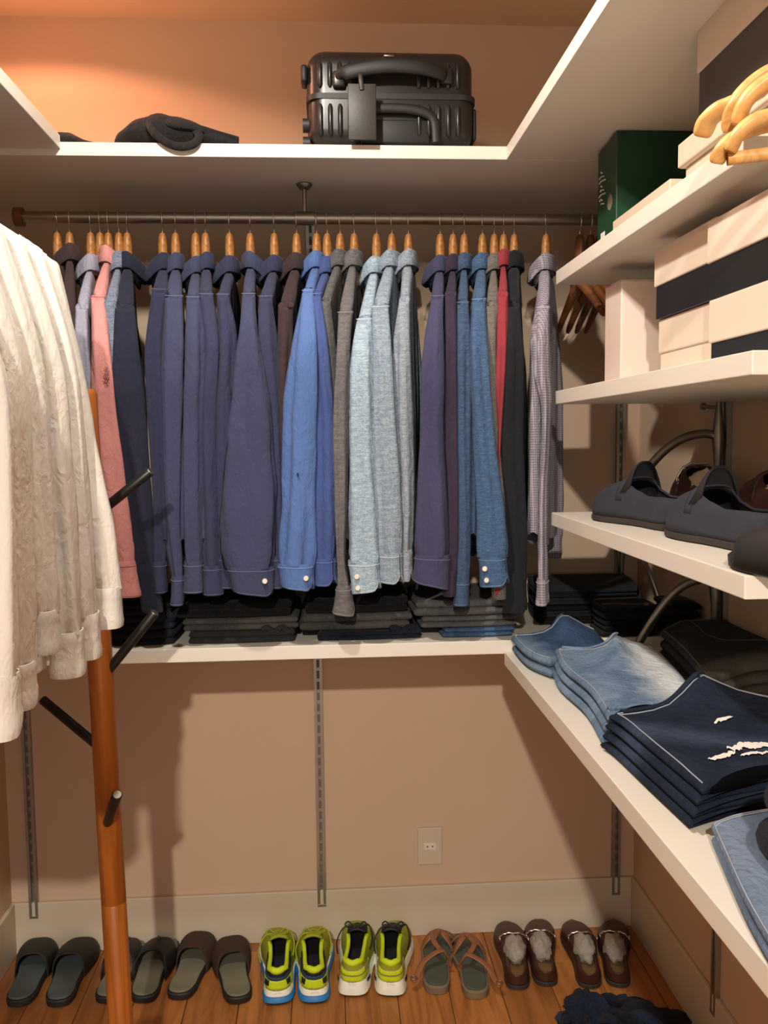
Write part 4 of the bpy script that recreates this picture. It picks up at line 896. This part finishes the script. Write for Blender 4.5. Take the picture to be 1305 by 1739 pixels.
# --- dark quilted garment at the right frame edge
M['jacket'] = cloth('dark_navy_quilting', (26, 26, 40), .1, wr=.6, rough=.6)
c = AZ(1410, 1470, ZR + .06)
r = empty('folded_jacket', (c.x, c.y, ZR + .042), 0, 'dark navy padded jacket at the right frame edge on the faded jeans', 'jacket')
for k in range(2):
    m = MB(); rows = []
    for i in range(13):
        q0 = PI * i / 12; row = []
        for j in range(20):
            q = 2 * PI * j / 20; n_ = 1 + .10 * noise.noise(Vector((math.cos(q) * 2, i * .4, k * 3.3)))
            row.append((.060 * math.sin(q0) ** .6 * math.cos(q) * n_ + .010 * math.sin(k * 2), .085 * math.cos(q0) + .004 * k, .026 + .044 * k + .028 * math.sin(q0) ** .6 * math.sin(q) * n_))
        rows.append(row)
    m.grid(rows, cj=True); m.build('padded_fold', M['jacket'], r)
def restyle(r, rgb, rgb2, P, Q, z, width, rgb3, k=.9):
    a, b = Vector(Z(P[0], P[1], z)) - r.location.xy, Vector(Z(Q[0], Q[1], z)) - r.location.xy
    m = faded_denim('worn_' + r.name, rgb, rgb2, a, b, width, rgb3, k)
    for o in bpy.data.objects:
        if o.parent == r and o.name.split('.')[0] in ('folded_leg', 'leg_hem', 'folded_leg_seam'): o.data.materials[0] = m
restyle(MIDBLUE, (36, 54, 82), (70, 94, 126), (900, 1110), (985, 1160), ZR + .05, .075, (120, 142, 162), .75)
restyle(PALE, (70, 94, 124), (126, 148, 172), (1080, 1090), (1165, 1180), ZR + .06, .070, (206, 212, 216), .95)
restyle(RIPPED, (19, 25, 38), (36, 46, 64), (1120, 1230), (1290, 1260), ZR + .08, .050, (62, 76, 100), .6)
restyle(WASHED, (40, 41, 44), (58, 58, 58), (1130, 1140), (1290, 1110), ZR + .1, .050, (104, 100, 94), .7)
restyle(FADEDP, (58, 76, 104), (92, 110, 138), (1260, 1450), (1320, 1540), ZR + .03, .05, (128, 144, 166), .7)
# ------------------------------------------------------------------ shoes
SW = [(0, .0), (.008, .30), (.03, .50), (.07, .63), (.15, .72), (.30, .70), (.42, .73), (.55, .88), (.66, .98), (.74, 1.0), (.82, .95), (.90, .78), (.95, .58), (.985, .32), (1, 0)]
def stations(n): return [.5 - .5 * math.cos(PI * i / n) for i in range(n + 1)]
class Last:
    """the foot shape of a shoe: heel at y = 0, toe at y = L, inside of the foot at -side"""
    def __init__(s, L, W, H, side, sole, wscale=1.0): s.L, s.W, s.H, s.side, s.sole, s.k = L, W, H, side, sole, wscale
    def w(s, t): return interp(SW, t) * s.W / 2 * s.k
    def cx(s, t): return s.side * s.W * (.05 * math.sin(PI * min(1, t * 1.0)) - .06 * smooth((t - .5) / .5))
    def pt(s, t, q, off=0.0):
        w_, h = s.w(t) + off, interp(s.H, t) + off; c, sn = math.cos(q), abs(math.sin(q))
        return (s.cx(t) + w_ * math.copysign(abs(c) ** .62, c), s.L * t + (off * (1 if t > .5 else -1) if t in (0, 1) else 0), s.sole + h * sn ** .8)
def outsole(la, z0, z1, grow, mat, name, parent, flare=0.0, n=44, topgrow=None, zfun=None):
    m = MB(); T = stations(n); tg = grow if topgrow is None else topgrow
    def ring(g, z, inset=0.0):
        L_ = [(la.cx(t) - (la.w(t) + g - inset), lerp(-g + inset, la.L + g - inset, t), z(t) if callable(z) else z) for t in T]
        R_ = [(la.cx(t) + (la.w(t) + g - inset), lerp(-g + inset, la.L + g - inset, t), z(t) if callable(z) else z) for t in reversed(T)]
        return L_ + R_
    zt = zfun if zfun else z1
    zt_in = (lambda t: zfun(t) - .0) if zfun else z1
    rows = [ring(grow, z0, .006), ring(grow, z0 + .003, 0), ring(tg, (lambda t: zfun(t) - .003) if zfun else z1 - .003), ring(tg, zt_in, .003)]
    m.grid(rows, cj=True)
    for rr, fl in ((rows[0], True), (rows[-1], False)):
        k = len(T); m.grid([[rr[i] for i in range(k)], [rr[2 * k - 1 - i] for i in range(k)]], flip=fl)
    return m.build(name, mat, parent, ang=45)
def upper(la, open_t, qmax, mat, name, parent, th=.004, n=40, k=22, t0=0.0, t1=1.0, close=.10, off=0.0):
    """shoe upper with a foot opening: the walls rise to qmax until open_t, then close over the vamp"""
    m = MB(); T = [lerp(t0, t1, x) for x in stations(n)]; Ls, Rs = [], []
    for t in T:
        q1 = qmax(t) if callable(qmax) else lerp(qmax, PI / 2, smooth((t - open_t) / close))
        Ls.append([la.pt(t, q1 * j / (k // 2), off) for j in range(k // 2 + 1)])
        Rs.append([la.pt(t, PI - q1 * j / (k // 2), off) for j in range(k // 2 + 1)])
    m.grid(Ls); m.grid(Rs, flip=True); return m.build(name, mat, parent, weld=True, solid=th)
def band(la, ta, tb, qa, qb, off, mat, name, parent, th=.002, n=18, k=5, heel=False):
    """a panel on the surface of the last; heel = True wraps it round the heel from side to side"""
    m = MB(); rows = []
    if heel:
        ts = [tb * (1 - i / n) ** 1.6 for i in range(n + 1)]
        path = [(t, 0) for t in ts] + [(t, 1) for t in reversed(ts[:-1])]
    else: path = [(lerp(ta, tb, i / n), 0) for i in range(n + 1)]
    for j in range(k + 1):
        row = []
        for (t, sd) in path:
            a = qa(t) if callable(qa) else qa; b = qb(t) if callable(qb) else qb
            q = lerp(a, b, j / k); q = PI - q if sd else q
            p = Vector(la.pt(t, q)); cn = Vector((la.cx(t), p.y if t > .05 else .03, p.z * .6)); d = (p - cn); d.z *= .5; d.normalize(); row.append(p + d * off)
        rows.append(row)
    m.grid(rows); return m.build(name, mat, parent, weld=True, solid=th)
def place(root, heel, toe, z=0.0):
    A, B = AZ(heel[0], heel[1], z), AZ(toe[0], toe[1], z); d = B - A
    root.location = (A.x, A.y, z); root.rotation_euler = (0, 0, math.atan2(-d.x, d.y)); return root
def put(root, x, y, ang, z=0.0): root.location = (x, y, z); root.rotation_euler = (0, 0, math.radians(ang)); return root
def ribbon(parent, pts, wd, th, mat, name, n=8, up=(0, 0, 1)):
    m = MB(); m.tube(catmull([Vector(p) for p in pts], n), wd, 10, flat=th / wd, up=up); return m.build(name, mat, parent)
M['neon'] = plain('neon_yellow_mesh', (202, 226, 24), .7, var=.06, bump=.4, bscale=500); M['neon_dark'] = plain('olive_yellow_mesh', (150, 158, 30), .75, bump=.5, bscale=500)
M['sblue'] = plain('sneaker_blue', (38, 122, 190), .5); M['sblack'] = plain('sneaker_black', (22, 22, 24), .6); M['snavy'] = plain('sneaker_navy', (40, 62, 92), .6); M['swhite'] = plain('sneaker_white_foam', (232, 232, 218), .55)
M['sgrey'] = plain('sneaker_silver_grey', (170, 160, 120), .5); M['insole'] = plain('dark_insole', (26, 26, 30), .9); M['slate_sole'] = plain('slate_insole', (76, 84, 86), .8, var=.12, scale=14)
M['grey_sole'] = plain('worn_grey_insole', (112, 110, 92), .8, var=.15, scale=14); M['slip_black'] = plain('black_slide_leather', (30, 29, 28), .6, bump=.2); M['suede_brown'] = plain('dark_brown_suede', (58, 38, 26), .9, bump=.3, bscale=700)
M['tan'] = plain('tan_strap_leather', (140, 90, 56), .5, bump=.15); M['sole_taupe'] = plain('taupe_rubber_sole', (120, 104, 82), .8); M['green_insole'] = plain('grey_green_insole', (74, 80, 68), .8)
M['loafer'] = plain('brown_loafer_leather', (62, 34, 22), .45); M['loafer_in'] = plain('brown_leather_lining', (120, 88, 52), .6, var=.12); M['sole_dark'] = plain('dark_rubber_sole', (46, 40, 36), .75)
M['suede_navy'] = plain('navy_suede', (42, 44, 56), .95, var=.12, bump=.35, bscale=700); M['navy_lining'] = plain('black_lining', (16, 16, 20), .8); M['paper'] = plain('crumpled_tissue_paper', (216, 196, 170), .8, var=.05)
def film():
    t = NT('clear_plastic_film', .22, 0, .6); t.color(lin((196, 190, 178))); t.b.inputs['Transmission Weight'].default_value = .35; t.b.inputs['IOR'].default_value = 1.2
    t.bump(t.noise(t.coords(), 90, 4, .7, 1.0), .9, .006); return t.m
M['film'] = film()
# --- sneakers
HS = [(0, .060), (.06, .064), (.18, .058), (.35, .056), (.50, .066), (.60, .062), (.75, .050), (.90, .036), (1, .022)]
def sneaker(kind, side):
    blue = kind == 'blue'; la = Last(.272, .093, HS, side, .030); r = empty('sneaker', (0, 0, 0), 0)
    def qm(t):
        base = 1.02 + (.16 * math.cos(t * 26) if t < .12 else 0)
        return lerp(base, PI / 2, smooth((t - .52) / .14))
    upper(la, .5, qm, M['neon_dark'] if blue else M['neon_dark'], 'upper', r, .005)
    zf = lambda t: .030 + .010 * (1 - smooth(t / .35)) + .004 * smooth((t - .8) / .2)
    if blue:
        outsole(la, 0, .008, .006, M['sblack'], 'outsole', r, topgrow=.007); outsole(la, .007, .022, .010, M['sblue'], 'midsole', r, topgrow=.008)
        outsole(la, .021, .030, .006, M['swhite'], 'midsole_top', r, topgrow=.003, zfun=zf)
    else:
        outsole(la, 0, .007, .005, M['sblack'], 'outsole', r, topgrow=.007); outsole(la, .006, .030, .010, M['swhite'], 'midsole', r, topgrow=.005, zfun=zf)
    band(la, 0, .30, .10, lambda t: .52 - .2 * t, .003, M['neon'], 'heel_counter', r, heel=True)
    if blue:
        band(la, 0, .36, .52, lambda t: .72 - .25 * t, .0035, M['snavy'], 'heel_band', r, heel=True)
        band(la, 0, .40, .74, .96, .0034, M['sblack'], 'ankle_panel', r, heel=True)
        for s in (0, 1):
            m = MB(); rows = []
            for j in range(4): rows.append([Vector(la.pt(t, (lerp(.22, .46, j / 3) if s == 0 else PI - lerp(.22, .46, j / 3)), .0066)) for t in [.006 + .05 * i / 6 for i in range(7)]])
            m.grid(rows); m.build('heel_window', M['sblack'], r, solid=.001)
    else:
        band(la, 0, .22, .34, lambda t: .66 - .6 * t, .0044, M['sgrey'], 'heel_band', r, heel=True)
        band(la, 0, .06, .40, .60, .0062, M['neon'], 'heel_badge', r, heel=True)
        for s in (0, 1):
            m = MB(); rows = []
            for j in range(3): rows.append([Vector(la.pt(t, (lerp(.02, .12, j / 2) if s == 0 else PI - lerp(.02, .12, j / 2)), .012)) for t in [.05 + .07 * i / 5 for i in range(6)]])
            m.grid(rows); m.build('heel_window', M['sblack'], r, solid=.001)
    # padded collar with the pulled up heel tab
    m = MB(); P = []
    for i in range(25):
        t = .50 * abs(1 - i / 12) ** 1.6; q = qm(t); p = Vector(la.pt(t, q if i < 12 else PI - q)) if i != 12 else Vector(la.pt(0, qm(0)))
        P.append(p + Vector((0, .004 if t < .05 else 0, .002)))
    m.tube(P, [.0055 + .003 * math.exp(-((i - 12) / 4) ** 2) for i in range(25)], 10, flat=1.0); m.build('padded_collar', M['neon'], r)
    lb = Last(.262, .080, [(0, .012), (1, .012)], side, .032); outsole(lb, .032, .040, 0, M['insole'], 'insole', r)
    m = MB(); rows = []
    for i in range(9):
        t = lerp(.44, .66, i / 8); hh = interp(HS, t); rows.append([(la.cx(t) + x * .026, la.L * t, la.sole + hh + .004 + (.016 - .010 * x * x) * (1 - i / 8) + .002) for x in (-1, -.5, 0, .5, 1)])
    m.grid(rows); m.build('tongue', M['neon_dark'] if blue else M['sblack'], r, solid=.004)
    lace = M['neon_dark'] if blue else M['sblack']
    for i in range(5):
        t = .50 + .05 * i; hh = la.sole + interp(HS, t) + .007; m = MB(); sg = 1 if i % 2 else -1
        m.tube(catmull([Vector((la.cx(t) - .026, la.L * t, hh - .006)), Vector((la.cx(t), la.L * (t + .012 * sg), hh + .003)), Vector((la.cx(t) + .026, la.L * t, hh - .006))], 4), .0024, 6); m.build('lace', lace, r)
    for (sx, ex, ey) in ((-1, -.050, -.01), (1, .046, .012)):
        y = la.L * .50; h = la.sole + interp(HS, .5) + .010; m = MB()
        m.tube(catmull([Vector((0, y, h)), Vector((sx * .018, y - .006, h + .012)), Vector((sx * .036, y + ey, h + .006)), Vector((ex, y + ey - .02, h - .018)), Vector((ex * .9, y + ey - .05, h - .035))], 6), .0022, 6); m.build('lace_end', lace, r)
        m = MB(); m.tube(catmull([Vector((0, y, h)), Vector((sx * .020, y + .014, h + .014)), Vector((sx * .030, y + .004, h + .010)), Vector((sx * .014, y - .006, h + .006)), Vector((0, y, h))], 5), .0020, 6); m.build('lace_bow', lace, r)
    # small grey maker's mark at the heel, too small to read
    m = MB()
    for k in range(4): p = Vector(la.pt(.004, .18)); m.tube([(-.009 + .005 * k, -.0092, .043 + .001 * (k % 2)), (-.006 + .005 * k, -.0092, .046)], .0012, 5)
    m.build('heel_mark', M['sgrey'], r); return r
for kind, side, hl, te, lab in (('blue', 1, (472, 1706), (473, 1596), 'yellow running shoe with blue sole, left one of the blue soled pair'), ('blue', -1, (535, 1704), (535, 1594), 'yellow running shoe with blue sole, right one of the blue soled pair'),
                                ('white', 1, (599, 1692), (612, 1586), 'neon running shoe with white sole and black laces, left of its pair'), ('white', -1, (664, 1692), (673, 1586), 'neon running shoe with white sole and black laces, right of its pair')):
    tag(place(sneaker(kind, side), hl, te), lab, 'sneaker', 'running shoes on the floor')
# --- slides and flip flops
def slide(mat_foot, mat_strap, mat_sole, kind, side, L=.285, W=.094):
    la = Last(L, W, [(0, .03), (1, .03)], side, .026, 1.05); r = empty('slipper', (0, 0, 0), 0)
    outsole(la, 0, .020, .002, mat_sole, 'sole', r, topgrow=.003); outsole(la, .019, .026, -.001, mat_foot, 'footbed', r)
    m = MB(); rows = []
    for i in range(15):
        t = lerp(.46 if kind == 'slide' else .50, .86 if kind == 'slide' else .82, i / 14); w_ = la.w(t) + .004; h = .060 - .022 * (i / 14) ** 1.5
        if kind == 'thong': h *= .9
        rows.append([(la.cx(t) + w_ * math.copysign(abs(math.cos(q)) ** .6, math.cos(q)), L * t + (.05 * (abs(math.cos(q)) ** 2) * -1 if kind == 'thong' else -.012 * abs(math.cos(q)) ** 2), .010 + h * math.sin(q) ** .75) for q in [PI * j / 18 for j in range(19)]])
    m.grid(rows); st = m.build('strap', mat_strap, r, solid=.004)
    m = MB(); m.tube(rows[0], .0022, 6); m.build('strap_edge', mat_strap, st); m = MB(); m.tube(rows[-1], .0020, 6); m.build('strap_edge', mat_strap, st)
    if kind == 'thong':
        m = MB(); m.tube([(la.cx(.74), L * .80, .026), (la.cx(.74), L * .785, .045), (la.cx(.7), L * .74, .058)], .005, 8); m.build('toe_post', mat_strap, r)
    return r
for i, (hl, te, kind, mf, lab) in enumerate((((30, 1712), (76, 1608), 'slide', 'slate_sole', 'black slide slipper farthest left on the floor'), ((98, 1712), (146, 1606), 'slide', 'slate_sole', 'black slide slipper second from the left, left of the coat rack'),
        ((180, 1706), (228, 1602), 'thong', 'grey_sole', 'grey footbed slipper half hidden behind the coat rack'), ((243, 1705), (280, 1602), 'thong', 'grey_sole', 'grey footbed slipper just right of the coat rack'),
        ((302, 1700), (348, 1598), 'slide', 'grey_sole', 'worn brown slide slipper turned right, fifth on the floor'), ((408, 1706), (388, 1602), 'slide', 'grey_sole', 'worn brown slide slipper beside the blue soled running shoe'))):
    ms = M['slip_black'] if i < 4 else M['suede_brown']
    tag(place(slide(M[mf], ms, M['slip_black'], kind, 1 if i % 2 == 0 else -1), hl, te), lab, 'slipper', 'slippers on the floor')
# --- strappy sandals
def sandal(side):
    la = Last(.27, .092, [(0, .03), (1, .03)], side, .028, 1.02); r = empty('sandal', (0, 0, 0), 0)
    outsole(la, 0, .024, .002, M['sole_taupe'], 'sole', r, topgrow=.003); outsole(la, .0235, .028, -.002, M['green_insole'], 'footbed', r)
    X = lambda t, s: la.cx(t) + s * (la.w(t) + .002)
    up = (0, 0, 1)
    ribbon(r, [(X(.62, -1), .62 * la.L, .020), (X(.62, -.6), .64 * la.L, .052), (0, .72 * la.L, .062), (X(.78, .6), .76 * la.L, .048), (X(.78, 1), .78 * la.L, .020)], .009, .0022, M['tan'], 'strap')
    ribbon(r, [(X(.62, 1), .62 * la.L, .020), (X(.62, .6), .64 * la.L, .054), (0, .72 * la.L, .066), (X(.78, -.6), .76 * la.L, .050), (X(.78, -1), .78 * la.L, .020)], .009, .0022, M['tan'], 'strap')
    ribbon(r, [(0, .72 * la.L, .068), (.008 * side, .60 * la.L, .072), (.012 * side, .45 * la.L, .078), (-.01 * side, .32 * la.L, .070)], .008, .0022, M['tan'], 'strap')
    ribbon(r, [(X(.36, -side), .36 * la.L, .022), (X(.34, -side * .9), .33 * la.L, .052), (-.01 * side, .31 * la.L, .074), (X(.2, side * .9), .20 * la.L, .060), (X(.1, side * 1.5), .06 * la.L, .044), (X(.1, side * 1.9), .00 * la.L, .034)], .009, .0022, M['tan'], 'ankle_strap')
    m = MB(); p = Vector((X(.1, side * 1.8), .012 * la.L, .040)); m.tube([p + Vector((.009 * math.cos(q), .007 * math.sin(q), .003)) for q in [2 * PI * k / 10 for k in range(10)]], .0014, 6, closed=True); m.build('buckle', M['steel'], r); return r
tag(place(sandal(-1), (742, 1690), (748, 1590)), 'brown strappy sandal, left one beside the neon running shoes', 'sandal', 'sandals on the floor')
tag(place(sandal(1), (810, 1698), (785, 1594)), 'brown strappy sandal, right one beside the loafers', 'sandal', 'sandals on the floor')
# --- loafers
HL = [(0, .034), (.10, .035), (.30, .034), (.45, .042), (.56, .054), (.70, .046), (.85, .036), (1, .020)]
def lump(parent, c, sz, mat, name, seed, amp=.25, n=14, k=22):
    m = MB(); rows = []
    for i in range(n + 1):
        a = PI * i / n; row = []
        for j in range(k):
            q = 2 * PI * j / k; d = Vector((math.sin(a) * math.cos(q), math.sin(a) * math.sin(q), math.cos(a)))
            f = 1 + amp * noise.noise(d * 2.3 + Vector((seed, 0, 0))) + amp * .5 * noise.noise(d * 6 + Vector((0, seed, 0))); row.append((c[0] + d.x * sz[0] * f, c[1] + d.y * sz[1] * f, c[2] + d.z * sz[2] * f))
        rows.append(row)
    m.grid(rows, cj=True); return m.build(name, mat, parent, weld=True)
def loafer(side, mu, ml, ms, fill=None, bit=True, seed=1, L=.285, W=.098, hk=1.0, tongue=False):
    la = Last(L, W, [(t, h * hk) for t, h in HL], side, .014); r = empty('loafer', (0, 0, 0), 0)
    outsole(la, 0, .014, .003, ms, 'sole', r, topgrow=.003)
    qm = lambda t: lerp(1.0, PI / 2, smooth((t - .50) / .12))
    upper(la, .5, qm, mu, 'upper', r, .004)
    lb = Last(L - .012, W * .86, [(0, .01), (1, .01)], side, .014); io = outsole(lb, .0145, .019, 0, ml, 'insole', r); io.location.y = .005
    m = MB(); P = []
    for i in range(29):
        t = .505 * abs(1 - i / 14) ** 1.5; q = qm(t); P.append(Vector(la.pt(t, q if i <= 14 else PI - q)))
    m.tube(P, .0024, 7); m.build('topline_binding', mu, r)
    m = MB(); P = [Vector(la.pt(lerp(.93, .58, abs(1 - i / 12) ** 1.0), 0.95 + .25 * (1 - abs(1 - i / 12)) if i < 12 else PI - (.95 + .25 * (1 - abs(1 - i / 12))), .0008)) for i in range(25)]
    m.tube(P, .0020, 6); m.build('apron_seam', mu, r)
    m = MB(); rows = [[la.pt(t, lerp(.35, PI - .35, j / 14), .0022) for j in range(15)] for t in (.535, .555, .575, .595)]; m.grid(rows); m.build('vamp_strap', mu, r, solid=.002)
    if bit:
        m = MB(); P = [Vector(la.pt(.565, lerp(.62, PI - .62, i / 16), .006)) + Vector((0, 0, .0015 * math.sin(i * 2.2))) for i in range(17)]; m.tube(P, .0026, 7); m.build('metal_bit', M['chrome'], r)
        for q in (.62, PI - .62):
            p = Vector(la.pt(.565, q, .006)); m = MB(); m.tube([p + Vector((.002, .007 * math.cos(a), .007 * math.sin(a))) for a in [2 * PI * k / 12 for k in range(12)]], .0018, 6, closed=True); m.build('bit_ring', M['chrome'], r)
    if tongue:
        m = MB(); rows = []
        for i in range(9):
            a = i / 8; rows.append([(la.cx(.54) + x * .044 * (1 - .25 * a * a), L * (.56 - .06 * a), .014 + interp(la.H, .52) * (1 - .35 * abs(x) ** 2.2) + .036 * math.sin(a * PI / 2) * (1 - .95 * abs(x) ** 4)) for x in [-1 + j / 6 for j in range(13)]])
        m.grid(rows); m.build('tongue', ml, r, solid=.004)
    if fill: lump(r, (la.cx(.45), L * .43, .022 + .022 * hk), (.030, .055, .024 + .010 * hk), fill, 'stuffing', seed, .22)
    return r
for i, (hl, te, sd, lab) in enumerate((((880, 1682), (862, 1578), 1, 'brown loafer stuffed with clear plastic, right of the sandals'), ((929, 1676), (913, 1574), -1, 'brown loafer with plastic stuffing, second from the sandals'),
        ((1003, 1680), (974, 1578), 1, 'brown loafer with plastic stuffing, behind the crumpled jeans'), ((1052, 1678), (1040, 1574), -1, 'dark brown loafer with plastic stuffing nearest the right wall'))):
    tag(place(loafer(sd, M['loafer'], M['loafer_in'], M['sole_dark'], M['film'], True, 3 + i, hk=.85, W=.088), hl, te), lab, 'loafer', 'loafers on the floor')
# navy suede loafers and brown shoes on the right wall shelf
def on_shelf(root, hx, hy, tx, ty): root.location = (hx, hy, Z3); root.rotation_euler = (0, 0, math.atan2(-(tx - hx), ty - hy)); return root
tag(on_shelf(loafer(1, M['suede_navy'], M['navy_lining'], M['sole_dark'], None, False, 1, .295, .104, 1.45, True), .640, 1.545, .590, 1.83), 'navy suede loafer farther along the right wall shelf', 'loafer', 'shoes on the right wall shelf')
tag(on_shelf(loafer(-1, M['suede_navy'], M['navy_lining'], M['sole_dark'], None, False, 2, .295, .104, 1.45, True), .648, 1.235, .622, 1.52), 'navy suede loafer nearer the viewer on the right wall shelf', 'loafer', 'shoes on the right wall shelf')
tag(on_shelf(slide(M['insole'], M['slip_black'], M['slip_black'], 'slide', 1), .570, .86, .566, 1.14), 'black shoe at the near end of the right wall shelf, cut by the frame', 'slipper', 'shoes on the right wall shelf')
for i, (x, y, lab, fm, bit) in enumerate(((.765, 1.66, 'brown loafer with metal bit behind the far navy loafer', 'paper', True), (.775, 1.375, 'brown shoe stuffed with tissue in the middle of the back row', 'paper', False), (.775, 1.09, 'brown shoe stuffed with tissue at the right of the back row', 'paper', False))):
    o = loafer(1 if i % 2 else -1, M['loafer'], M['loafer_in'], M['sole_dark'], M[fm], bit, 20 + i, .27, .10, 1.75)
    tag(on_shelf(o, x, y, x + .03, y + .26), lab, 'loafer', 'shoes on the right wall shelf')
# ------------------------------------------------------------------ crumpled jeans on the floor
c = AZ(1052, 1745, 0.03)
r = empty('crumpled_jeans', (c.x, c.y, 0), 0, 'crumpled dark blue jeans on the floor at the bottom right', 'jeans')
lump(r, (.02, -.03, .042), (.135, .10, .045), D['dark_blue'], 'crumpled_leg', 4, .35, 26, 40); lump(r, (-.075, .015, .05), (.06, .06, .045), D['indigo'], 'crumpled_leg', 9, .4, 20, 30)
for k in range(5):
    q0 = .5 * k; m = MB(); P = [Vector((-.085 + .042 * k + .05 * math.cos(a + q0), -.02 + .055 * math.sin(a * 1.0 + q0), .070 + .022 * math.sin(a * 2 + k))) for a in [PI * i / 14 for i in range(15)]]
    m.tube(P, [.006 + .014 * math.sin(PI * (i + 1) / 16) for i in range(15)], 10, flat=.7); m.build('fold', D['dark_blue' if k % 2 else 'indigo'], r)
